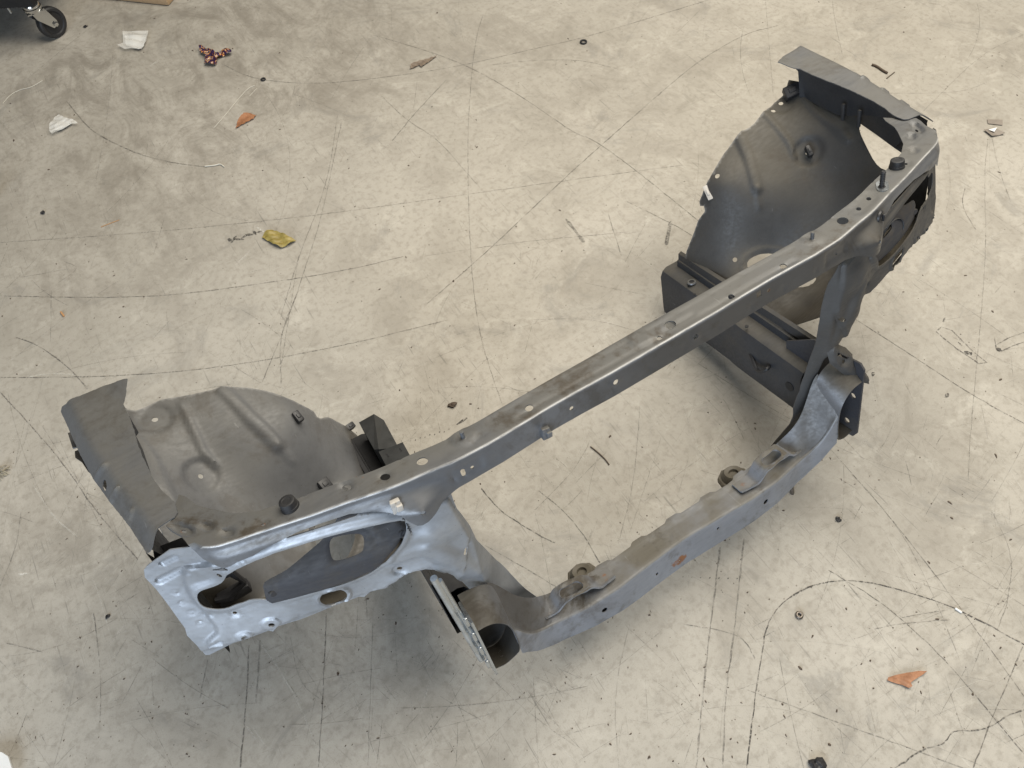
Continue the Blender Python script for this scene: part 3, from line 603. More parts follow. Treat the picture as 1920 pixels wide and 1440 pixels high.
# ---- left headlight bracket, right strap
import copy
HB = copy.copy(HP); HB.extra = lambda u, v: .015 - .034 * sm(np.asarray(v), .505, .575)
bk = HB.tr([(495, 1101), (498, 1094), (505, 1089), (540, 1070), (575, 1041), (600, 1020), (622, 998), (630, 980), (640, 965), (700, 955), (742, 960), (748, 968), (768, 992), (752, 1012), (735, 1036), (717, 1058), (702, 1071), (650, 1093), (595, 1110), (512, 1133), (501, 1128)])
bko = lambda u, v, d=0: HB.to3d(u, v, d)
win = chaikin(HB.tr([(617, 1012), (640, 1005), (672, 1001), (684, 1006), (685, 1025), (680, 1040), (632, 1056), (621, 1048)]), 2)
for left in (True, False):
    hbk = sheet('headlight_bracket', bk, [win], bko if left else (lambda u, v, d=0: HB.to3d(u, v, d - .010)), M['ecoat'], clip, .004, [dents(13, .0003), lambda P: -.003 * (1 - sm(segd(P, win), 0, .005)), lambda P: -.003 * (1 - sm(segd(P, bk), 0, .005)), pad(HB.tr([(697, 988), (735, 965), (768, 992), (748, 1014), (706, 1018)]), .003, .003)], .0022, mirror=left)
    for p, r in (((512, 1111), .0062), ((754, 998), .0062)):
        m = MB(); q = HB.p3(HB.tr([p])[0]) + np.array([0, 0 if left else .010, 0]); m.lathe([(0, .0025), (r * .8, .0025), (r, .0015), (r, -.004)], q + np.array([0, -.001, 0]), (-.2, -1, 0), 18); m.build('bracket_rivet', M['ecoat'], hbk, mirror=left)
q = HB.p3(HB.tr([(690, 976)])[0]); m = MB(); m.lathe([(0, .0035), (.0105, .003), (.012, 0)], q + np.array([0, -.002, 0]), (0, -1, .3), 22); m.build('bracket_patch', M['grey'], clip, mirror=True)
m = MB(); V = []
cen = at(1668, 425, y=-.002)
for k in range(13):
    a = math.radians(-5 + 190 * k / 12)
    for y in (-.012, .040): V.append((cen[0] + .026 * math.cos(a), y, cen[2] - .012 + .030 * math.sin(a)))
m.add(V, [(2 * k, 2 * k + 1, 2 * k + 3, 2 * k + 2) for k in range(12)]); m.build('headlight_strap', M['grey'], clip)

# ---- crossmember brackets and rubber mounts
for left in (True, False):
    m = MB(); sec = [(.150, .004), (.172, .006), (.186, .007), (.202, .028), (.212, .032), (.252, .034), (.262, .030), (.276, .012), (.300, .009)] if left else [(.150, .006), (.182, .006), (.190, .009), (.206, .031), (.214, .034), (.262, .034), (.270, .028), (.282, .010), (.300, .008)]
    cc = [(x, z) for x, z in chaikin(sec, 1, False)]
    def br3(u, v, d=0, cc=np.array(cc)):
        yy = lcf(u) + .012 + v; zz = lzf(u) + np.interp(u, cc[:, 0], cc[:, 1])
        return np.c_[u, yy, zz + d]
    o_ = [(.150, .006), (.190, .000), (.214, -.004), (.262, -.006), (.30, -.003), (.30, .026), (.262, .034), (.214, .035), (.190, .033), (.150, .034)]
    sheet('crossmember_bracket', o_, [caps((.224, .015), (.248, .014), .0105)], br3, M['lower'], clip, .004, [lambda P: .004 * (1 - sm(P[:, 1] - np.interp(P[:, 0], [.15, .19, .262, .3], [.006, 0, -.006, -.003]), .001, .005)), ringf((.236, .0145), .018, .006, .002)], .003, mirror=left, rust=[(.166, .018, .016, .42)])
    c0 = np.array([.187, .000, .104]); m = MB()
    m.lathe([(0, .0), (.030, 0), (.033, -.003), (.033, -.012), (0, -.012)], c0 + [0, .004, .002], (0, .1, 1), 8)
    m.lathe([(.0, .004), (.009, .004), (.010, .010), (.018, .012), (.024, .004), (.026, -.02)], c0 + [0, .004, .004], (0, .1, 1), 28); m.build('rubber_mount', M['brownmt'], clip, mirror=left)
m = MB(); p = at(1487, 938, y=-.03); m.lathe([(0, 0), (.006, 0), (.0065, .003), (.0065, .009), (.010, .0095), (.010, .013), (.0045, .0135), (.0045, .04)], p, (.0, .15, 1), 6); m.build('hanging_bolt', M['bolt'], clip)

# ---- small fittings on the beam
for (x, y) in ((-.56, .0), (.56, .0)):
    m = MB(); m.lathe([(0, .0135), (.0060, .0135), (.0066, .0140), (.0096, .0140), (.0108, .0134), (.0112, .0122), (.0117, .0045), (.0122, .004), (.0122, .0025), (.0128, .0006), (.0128, -.004)], (x, y, .6305), (0, 0, 1), 36); m.build('bump_stop', M['rubber'], clip)
for p in ((869.5, 820), (1523, 447)):
    q = at(p[0], p[1] + 2, z=.632); m = MB(); m.lathe([(0, .0135), (.0022, .0135), (.003, .0125), (.003, .0015), (.0048, .001), (.0048, 0)], q, (0, 0, 1), 16); m.build('locating_stud', M['grey'], clip)
q = at(1653, 352, z=.631); m = MB(); m.lathe([(0, .030), (.0025, .030)] + [(.0034 + (.0009 if k % 2 else 0), .029 - k * .0016) for k in range(17)] + [(.0045, .002), (.006, .002), (.006, 0)], q, (0, 0, 1), 18); m.build('threaded_bolt', M['black'], clip)
m = MB(); m.prism([tuple(np.array([q[0] - .002, q[1] - .004, q[2]]) + np.array([dx, dy, 0])) for dx, dy in caps((-.0, .0), (.012, .012), .0092, 10)], (0, 0, .0016)); m.build('bolt_washer', M['zinc'], clip)
m = MB(); xf, vf = vface(1649.5, 405.5); q = beam3d(np.array([xf]), np.array([vf]))[0]; m.lathe([(0, .002), (.0045, .002), (.005, .004), (.0075, .004), (.010, .003), (.0108, 0)], q, (.35, -1, .05), 26); m.box(q + np.array([.002, -.006, 0]), (.0035, .004, .012), None, .001); m.build('plug_clip', M['black'], clip)
def clipbox(px, py, mat, s=1.):
    xf, vf = vface(px, py); q = beam3d(np.array([xf]), np.array([vf]))[0]; m = MB()
    R = Matrix.Rotation(.15, 3, 'Y'); m.box(q + np.array([0, -.004, -.006]), (.013 * s, .008, .021 * s), R, .0012); m.box(q + np.array([.003, -.008, -.007]), (.009 * s, .008, .010 * s), R, .0012); m.box(q + np.array([-.003, -.008, .004]), (.007 * s, .005, .007 * s), R, .001); m.build('wiring_clip', mat, clip)
clipbox(737, 939, M['white']); clipbox(1018, 802, M['clipgrey'] if 'clipgrey' in M else M['grey'], .9)
def apclip(px, py, left, size, col='black', lift=.006):
    q = AP.p3(AP.tr([(px, py)], left)[0]); n = AP.n; m = MB(); R = np.stack([AP.e1, AP.e2, AP.n], 1)
    m.box(q + n * lift, size, R, .002); m.box(q + n * (lift + size[2] * .5), (size[0] * .5, size[1] * .4, .004), R, .001); m.build('panel_clip', M[col], clip, mirror=left)
apclip(557, 784, True, (.013, .022, .010)); apclip(655, 802, True, (.020, .014, .016), lift=.004); apclip(607, 911, True, (.022, .022, .014))
apclip(1516, 286, False, (.010, .024, .018)); apclip(1484, 176, False, (.034, .026, .020), lift=.012); apclip(1327, 362, False, (.011, .034, .002), 'white', .003)
q = at(428, 1100, y=.10, left=True); m = MB(); m.tube([q + [.012, 0, .03], q + [-.016, 0, .024], q + [-.022, .0, -.006], q + [.008, 0, -.02], q + [.028, 0, -.012]], [.005, .007, .005, .009, .004], 8); m.box(q + np.array([0, .004, -.022]), (.05, .02, .018), None, .003); m.build('wiring_bracket', M['black'], clip, mirror=True)

# ---- black guard on the left rail
z0 = .335; up_ = [at(*p, z=z0, left=True) for p in ((673, 792), (703, 780), (716, 780), (744, 832), (712, 846), (702, 843))]
m = MB(); a = up_
V = [a[0], a[1], a[2], a[3], a[4], a[5]]; V[1] = V[1] + [0, 0, .006]; V[4] = V[4] + [0, 0, .006]; V[2] = V[2] + [0, 0, -.012]; V[3] = V[3] + [0, 0, -.012]
m.add(V + [p - np.array([0, 0, .07]) for p in V], [(0, 5, 4, 1), (1, 4, 3, 2), (0, 6, 11, 5), (2, 3, 9, 8), (0, 1, 7, 6), (1, 2, 8, 7), (3, 4, 10, 9), (4, 5, 11, 10), (6, 7, 8, 9, 10, 11)])
g = m.build('harness_guard', M['guard'], clip, 20, mirror=True)
m = MB(); lo = [at(*p, z=.352, left=True) for p in ((710, 847), (755, 829), (771, 858), (725, 875))]; m.prism(lo, (0, 0, -.09)); lob = m.build('guard_base', M['guard'], clip, 20, mirror=True)
for px, py in ((727, 854), (751, 843)):
    q = at(px, py, z=.3522, left=True); m = MB(); m.box(q, (.0025, .010, .001)); m.build('guard_slot', M['rubber'], lob, mirror=True)

exec_debris = True
# ================================================================== things on the floor
def P2(pts): return np.array([fl(*p)[:2] for p in pts])
def flat(name, pix, zf, mat, label, cat, group=None, holes=(), res=.004, thick=.0006, emb=()):
    o2 = P2(pix); c0 = o2.mean(0)
    def f3(u, v, d=0): z = zf(u, v); return np.c_[u, v, z + d + thick]
    o = sheet(name, o2 - c0, [h - c0 for h in holes], f3, mat, None, res, emb, thick, smooth=60)
    o.location = (c0[0], c0[1], 0); return tag(o, label, cat, group)
def leaf_mat(name, a, b):
    t = NT(name); n = t.noise(55, 5, .6); c = t.mix(t.ramp(n, .35, .65), a, b); c = t.mix(t.ramp(t.noise(300, 3), .6, .7, 0, .6), c, tuple(x * .4 for x in a)); t.set(Base_Color=c, Roughness=.55); t.bump(n, .3, .002); return t.m
M['leaf'] = leaf_mat('dry_brown_leaf', (.24, .105, .048), (.36, .17, .085)); M['leafg'] = leaf_mat('grey_brown_leaf', (.13, .10, .075), (.20, .155, .115)); M['yellow'] = leaf_mat('mustard_wrapper', (.20, .155, .038), (.31, .245, .075))
def curl(ax, amp, k=40., base=.002):
    ax = np.array(ax, float) / np.linalg.norm(ax); nx = np.array([-ax[1], ax[0]])
    return lambda u, v: base + amp * np.abs((u * nx[0] + v * nx[1]) * k) ** 1.3 * .1 + .0025 * np.sin(u * 170 + v * 90) ** 2
def ax_of(a, b): q = P2([a, b]); return q[1] - q[0]
flat('fallen_leaf', [(443, 243), (446, 230), (452, 221), (458, 215), (470, 214), (481, 218), (476, 225), (462, 232), (452, 237)], curl(ax_of((443, 243), (481, 218)), .030), M['leaf'], 'small reddish brown dry leaf lying near the pale straw at upper left', 'leaf', 'dry leaves on the floor')
flat('fallen_leaf', [(769, 131), (771, 122), (785, 117), (800, 113), (820, 106), (806, 117), (795, 124), (791, 128), (786, 124), (778, 128)], curl(ax_of((769, 128), (820, 106)), .035), M['leafg'], 'greyish brown curled leaf with a long thin stem', 'leaf', 'dry leaves on the floor')
flat('fallen_leaf', [(1662, 1276), (1664, 1271), (1680, 1266), (1700, 1262), (1720, 1259), (1737, 1259), (1728, 1266), (1712, 1276), (1706, 1281), (1708, 1288), (1702, 1291), (1690, 1285), (1676, 1281)], curl(ax_of((1662, 1273), (1737, 1259)), .045), M['leaf'], 'folded orange brown leaf at the lower right of the floor', 'leaf', 'dry leaves on the floor')
flat('food_wrapper', [(492, 447), (502, 436), (512, 433), (530, 441), (546, 448), (556, 453), (545, 461), (528, 467), (514, 461)], lambda u, v: .003 + .006 * np.sin(u * 90) ** 2 + .004 * np.sin(v * 160 + u * 60) ** 2, M['yellow'], 'crumpled mustard yellow wrapper scrap on the concrete', 'wrapper')
# clear zip bags
def bag_mat():
    t = NT('clear_plastic_film'); t.set(Base_Color=(.85, .84, .80), Roughness=.12, Transmission_Weight=.0, Alpha=.35, Specular_IOR_Level=.8); n = t.noise(120, 4); t.bump(n, .5, .003); return t.m
M['film'] = bag_mat(); M['paper'] = simple('white_paper', (.72, .72, .70), .7, 0, .06); M['paperg'] = simple('grey_card', (.22, .19, .16), .7)
def crink(s):
    r = np.random.default_rng(int(s * 10)); k = r.normal(0, 75, (5, 2)); ph = r.uniform(0, 6, 5)
    return lambda u, v: .003 + .0022 * sum(np.abs(np.sin(u * k[i, 0] + v * k[i, 1] + ph[i])) for i in range(5)) / 1.6
def bag(pix, inner, s, label):
    c0 = P2(pix).mean(0); e = bpy.data.objects.new('zip_bag', None); C.objects.link(e); e.location = (c0[0], c0[1], 0); tag(e, label, 'plastic bag', 'clear bags on the floor')
    for nm, pts, mat, dz in (('bag_film', pix, M['film'], .004), ('bag_content', inner, M['paper'], .001)):
        f = crink(s); o = sheet(nm, P2(pts) - c0, [], lambda u, v, d=0: np.c_[u, v, f(u, v) + dz], mat, e, .004, (), .0006, smooth=60)
bag([(233, 64), (281, 63), (277, 82), (268, 97), (250, 96), (236, 97), (223, 90), (234, 85)], [(236, 71), (277, 69), (272, 90), (262, 96), (238, 88)], 1., 'clear zip bag with a white slip near the castor')
bag([(96, 250), (96, 240), (106, 225), (114, 220), (126, 226), (142, 230), (150, 236), (137, 237), (118, 249), (101, 256)], [(103, 248), (110, 232), (123, 228), (139, 234), (118, 247)], 2.3, 'crumpled clear bag left of the long curved scuff')
# candy wrapper: dark, red and yellow pieces twisted together
def wrap_mat():
    t = NT('candy_wrapper_foil'); n = t.noise(95, 2, .5); r = t.n.new('ShaderNodeValToRGB'); t.link(n, r.inputs[0]); r.color_ramp.interpolation = 'CONSTANT'
    els = r.color_ramp.elements; els[0].color = (.035, .02, .06, 1); els[1].position = .50; els[1].color = (.16, .03, .03, 1)
    for p, c in ((.54, (.55, .25, .02)), (.59, (.6, .5, .45)), (.63, (.05, .03, .07))): el = els.new(p); el.color = c + (1,)
    t.set(Base_Color=r.outputs[0], Roughness=.25, Metallic=.2); return t.m
flat('candy_wrapper', [(376, 92), (381, 91), (392, 96), (402, 100), (409, 107), (414, 100), (424, 97), (436, 99), (436, 105), (420, 108), (411, 112), (409, 120), (404, 126), (384, 124), (390, 113), (384, 106), (378, 104)], lambda u, v: .003 + .009 * np.abs(np.sin(u * 85 + 1)) + .005 * np.abs(np.sin(v * 120)), wrap_mat(), 'twisted sweet wrapper in dark purple, red and yellow foil', 'wrapper', res=.003)
# rings
def torus(name, px, py, R, r, mat, label, cat, flatz=1.):
    p = fl(px, py); m = MB(); V = []; n, k = 36, 10
    for i in range(n):
        a = 2 * math.pi * i / n
        for j in range(k): b = 2 * math.pi * j / k; V.append(((R + r * math.cos(b)) * math.cos(a), (R + r * math.cos(b)) * math.sin(a), r + .0003 + r * math.sin(b) * flatz))
    m.add(V, [(i * k + j, ((i + 1) % n) * k + j, ((i + 1) % n) * k + (j + 1) % k, i * k + (j + 1) % k) for i in range(n) for j in range(k)])
    o = m.build(name, mat, None, 60); o.location = (p[0], p[1], 0); return tag(o, label, cat)
torus('rubber_ring', 1094, 80, .0095, .0030, M['rubber'], 'black rubber ring on the pale concrete at top centre', 'o-ring')
torus('washer', 494, 150, .0065, .0025, M['rubber'], 'tiny black washer at the end of the pale straw', 'washer')
torus('steel_nut', 1498, 1154, .0050, .0030, M['bolt'], 'small dark steel ring below the big curved scuff', 'nut')
# straw, twigs
def strip(name, pix, r, mat, label, cat, group=None):
    pts = [fl(*p) for p in pix]; c0 = pts[0].copy(); m = MB(); m.tube([np.array([p[0] - c0[0], p[1] - c0[1], r + .0004]) for p in chaikin(pts, 2, False)], r, 7); o = m.build(name, mat, None, 60); o.location = (c0[0], c0[1], 0); return tag(o, label, cat, group)
M['straw'] = simple('pale_straw', (.49, .465, .40), .6); M['twig'] = simple('dark_twig', (.07, .05, .035), .8); M['wood'] = simple('orange_splinter', (.40, .22, .10), .7)
strip('plant_straw', [(478, 161), (465, 166), (440, 195), (420, 220), (402, 240)], .0011, M['straw'], 'long pale dry straw curving down from the washer', 'straw')
strip('plant_straw', [(482, 166), (468, 181)], .0008, M['straw'], 'short pale straw right beside the long one', 'straw')
strip('bark_stick', [(1634, 123), (1643, 126), (1654, 134), (1663, 139)], .0035, M['twig'], 'short dark bark stick above the right fender cover', 'stick')
strip('thin_twig', [(1662, 148), (1677, 136)], .0014, M['twig'], 'thin dark twig just right of the bark stick', 'stick')
strip('wood_splinter', [(190, 426), (224, 413)], .0010, M['wood'], 'thin orange wood splinter on the left floor', 'splinter')
strip('wood_chip', [(115, 586), (121, 594)], .0025, M['wood'], 'small brown wood chip at far left', 'wood chip')
strip('thin_twig', [(1107, 838), (1120, 848), (1135, 862), (1142, 872)], .0016, M['twig'], 'thin dark twig with a thick end below the upper beam', 'stick')
strip('cable_offcut', [(385, 313), (405, 311), (414, 308), (421, 314)], .0022, M['straw'], 'whitish bent offcut at the end of the curved scuff', 'offcut')
strip('plastic_strand', [(6, 195), (20, 178), (40, 168), (58, 165), (80, 152)], .0012, M['straw'], 'thin whitish plastic strand at the left edge', 'strand')
strip('paper_roll', [(1790, 1141), (1802, 1149)], .0022, M['paper'], 'tiny white paper roll on the curved scuff at right', 'paper scrap')
flat('torn_card', [(1850, 225), (1879, 226), (1879, 236), (1852, 233)], lambda u, v: .002 + 0 * u, M['paperg'], 'grey brown torn card strip near the right edge', 'card')
flat('torn_card', [(1843, 246), (1852, 243), (1866, 244), (1883, 253), (1858, 258)], lambda u, v: .002 + .004 * np.abs(np.sin(u * 60)), M['paperg'], 'folded grey card below the torn strip', 'card')
flat('paper_scrap', [(1851, 247), (1867, 243), (1862, 251)], lambda u, v: .007 + 0 * u, M['paper'], 'small white triangle of paper on the folded card', 'paper scrap')
# lump at the bottom edge, rope end at the left
def lump(name, px, py, r, mat, label, cat, seed, sq=.5):
    p = fl(px, py); rr = np.random.default_rng(seed); V = []; n, k = 22, 12
    K = rr.normal(0, 1.6, (6, 3)); ph = rr.uniform(0, 6, 6)
    for i in range(k + 1):
        for j in range(n):
            t, a = math.pi * i / k, 2 * math.pi * j / n; d = np.array([math.sin(t) * math.cos(a), math.sin(t) * math.sin(a), math.cos(t)])
            s = 1 + .14 * sum(math.sin(K[q] @ d * 1.7 + ph[q]) for q in range(6)); V.append(d * r * s * [1, 1, sq] + [0, 0, r * sq * .85])
    o = mesh_obj(name, V, [(i * n + j, (i + 1) * n + j, (i + 1) * n + (j + 1) % n, i * n + (j + 1) % n) for i in range(k) for j in range(n)], mat, None, 50); o.location = (p[0], p[1], 0); return tag(o, label, cat)
lump('crumpled_cap', 1531, 1436, .0115, M['black'], 'crumpled black plastic cap at the bottom edge', 'cap', 3, .6)
lump('rubber_crumb', 81, 400, .0055, M['rubber'], 'black rubber crumb on the left floor', 'crumb', 4, .6)
lump('rubber_crumb', 160, 51, .0065, M['rubber'], 'black crumb right of the castor wheel', 'crumb', 5, .4)
lump('oily_clump', 849, 760, .008, M['twig'], 'dark clump behind the upper beam at centre', 'clump', 6, .5)
lump('dirt_crumb', 1571, 974, .005, M['rubber'], 'dark crumb right of the lower crossmember', 'crumb', 9, .5)
lump('dirt_crumb', 202, 1156, .0042, M['rubber'], 'dark crumb left of the lower headlight panel', 'crumb', 12, .4)
M['rope'] = simple('frayed_rope', (.30, .27, .20), .9)
e = bpy.data.objects.new('frayed_rope', None); C.objects.link(e); p = fl(2, 888); e.location = (p[0], p[1], 0); tag(e, 'frayed beige rope end at the left edge', 'rope')
m = MB()
for k in range(26):
    a = rng.uniform(0, 6.28); L_ = rng.uniform(.012, .026); b = a + rng.normal(0, .5)
    m.tube([(0, 0, .006), (L_ * .5 * math.cos(a), L_ * .5 * math.sin(a), .009 + rng.uniform(0, .006)), (L_ * math.cos(b), L_ * math.sin(b), .002)], .0009, 5)
m.build('rope_strands', M['rope'], e)
# white sheet corner bottom left, dark wheel at the left edge
flat('white_panel', [(-30, 1420), (0, 1413), (14, 1412), (26, 1420), (34, 1445), (34, 1470), (-30, 1470)], lambda u, v: .012 + 0 * u, M['paper'], 'rounded white plate corner at the bottom left edge', 'plate', thick=.004)
p = fl(-2, 372); m = MB(); m.lathe([(0, .009), (.014, .009), (.026, .012), (.031, .010), (.033, .0), (.031, -.010), (.026, -.012), (.014, -.009), (0, -.009)], (0, 0, .034), (.8, -.6, 0), 32); wl = m.build('small_wheel', M['rubber'], None); 
wl.location = (p[0] - .012, p[1], 0); tag(wl, 'black castor wheel just showing at the left edge', 'wheel')

# ---- tool cart corner with castor, cardboard edge
p0 = fl(112, 67); fwd = fl(112, 67) - fl(90, 52); 
cart = bpy.data.objects.new('tool_cart', None); C.objects.link(cart); cart.location = (p0[0], p0[1], 0); tag(cart, 'black tool cart corner on a chrome swivel castor', 'cart')
ci = RW[:, 0].copy(); ci[2] = 0; ci /= np.linalg.norm(ci); cj = np.array([-ci[1], ci[0], 0.])          # image right / image up along the floor
E = lambda r, u, z: ci * r + cj * u + np.array([0, 0, z])
R_ = .052; axis = E(.86, -.5, 0); roll = np.cross([0, 0, 1], axis); hub = E(0, 0, R_)
cst = bpy.data.objects.new('castor', None); C.objects.link(cst); cst.parent = cart
m = MB(); m.lathe([(0, .012), (.014, .012), (.016, .010), (.036, .010), (.039, .014), (.046, .014), (.051, .010), (R_, .004), (R_, -.004), (.051, -.010), (.046, -.014), (.039, -.014), (.036, -.010), (.016, -.010), (.014, -.012), (0, -.012)], hub, axis, 48); m.build('wheel', M['rubber'], cst)
m = MB()
top = hub + roll * .030 * (1 if (roll @ ci) < 0 else -1) + np.array([0, 0, .062])
sd = (1 if (roll @ ci) < 0 else -1)
for s in (1, -1):
    q = hub + axis * .019 * s
    poly = [q + roll * .010 * sd * -1 + [0, 0, -.006], q + roll * sd * -.011 + [0, 0, .008], q + roll * sd * .008 + [0, 0, .062], q + roll * sd * .056 + [0, 0, .062], q + roll * sd * .050 + [0, 0, .04], q + roll * sd * .012 + [0, 0, -.010]]
    m.prism(poly, axis * .003 * s)
m.box(hub + roll * sd * .032 + [0, 0, .062], (.052, .052, .004)); 
m.lathe([(0, .024), (.026, .024), (.028, .020), (.028, .014), (.031, .012), (.031, .006), (.028, 0), (0, 0)], hub + roll * sd * .032 + np.array([0, 0, .063]), (0, 0, 1), 32)
m.build('fork', M['chrome'], cst)
m = MB(); m.lathe([(0, .030), (.006, .030), (.009, .027), (.009, -.027), (.006, -.030), (.0, -.030)], hub, axis, 6); m.build('axle_bolt', M['chrome'], cst)
sw = hub + roll * sd * .032
m = MB(); zb = sw[2] + .088
cx = np.array([sw[0], sw[1], 0]) 
m.box(cx + E(-.40, .20, zb + .25), (.86, .46, .50), np.stack([ci, cj, [0, 0, 1]], 1), .006)
m.build('cart_body', M['cartblack'], cart)
m = MB(); b0 = fl(52, 2) - p0; m.lathe([(0, 0), (.004, 0), (.004, .03)], cx + E(-.07, -.02, zb - .02), (0, 0, 1), 12); m.build('cart_bolt', M['zinc'], cart)
def card_mat():
    t = NT('cardboard'); n = t.noise(30, 4); w = t.noise(140, 3, .5, t.map((1, .05, 1))); c = t.mix(n, (.30, .20, .11), (.40, .28, .16)); c = t.mix(t.ramp(w, .5, .7, 0, .3), c, (.22, .15, .09)); t.set(Base_Color=c, Roughness=.8); return t.m
a, b = fl(180, -1), fl(312, 13); mid = (a + b) / 2; ex = (b - a); L_ = np.linalg.norm(ex[:2]); ex /= L_; ey = np.array([-ex[1], ex[0], 0])
m = MB(); m.box((0, 0, .0), (L_ * 1.5, .30, .03), np.stack([ex, ey, [0, 0, 1]], 1), .004); o = m.build('cardboard_box', card_mat(), None)
o.location = tuple(mid + ey * .155 - ex * L_ * .22 + np.array([0, 0, .017])); tag(o, 'flattened brown cardboard box at the top edge', 'cardboard')

# ================================================================== marks worn into the floor
def mark_mat():
    t = NT('floor_marks'); a = t.attr('alpha').outputs['Fac']; w = t.attr('tone').outputs['Fac']
    n = t.noise(190, 4, .6); n2 = t.noise(26, 4, .6)
    c = t.mix(w, (.055, .050, .044), (.66, .64, .58)); t.set(Base_Color=c, Roughness=.8)
    f = t.math('MULTIPLY', a, t.math('MULTIPLY', t.ramp(n, .32, .58), t.ramp(n2, .30, .55, .35, 1.)))
    tr_ = t.n.new('ShaderNodeBsdfTransparent'); mx = t.n.new('ShaderNodeMixShader'); t.link(f, mx.inputs[0]); t.link(tr_.outputs[0], mx.inputs[1]); t.link(t.b.outputs[0], mx.inputs[2]); t.link(mx.outputs[0], t.out.inputs[0]); return t.m
VV, FF, AL, TO = [], [], [], []
def ribbon(pts, w, alpha, tone=0., z=.0007):
    pts = [np.array(p[:2], float) for p in pts]; k = len(VV); n = len(pts)
    for i, p in enumerate(pts):
        t = pts[min(i + 1, n - 1)] - pts[max(i - 1, 0)]; t /= np.linalg.norm(t) + 1e-12; nn = np.array([-t[1], t[0]]); ww = w * (.45 if i in (0, n - 1) else 1) * rng.uniform(.55, 1.5)
        for s in (-1, 1): q = p + nn * ww / 2 * s; VV.append((q[0], q[1], z)); AL.append(alpha * rng.uniform(.7, 1.1)); TO.append(tone)
    FF.extend([(k + 2 * i, k + 2 * i + 2, k + 2 * i + 3, k + 2 * i + 1) for i in range(n - 1)])
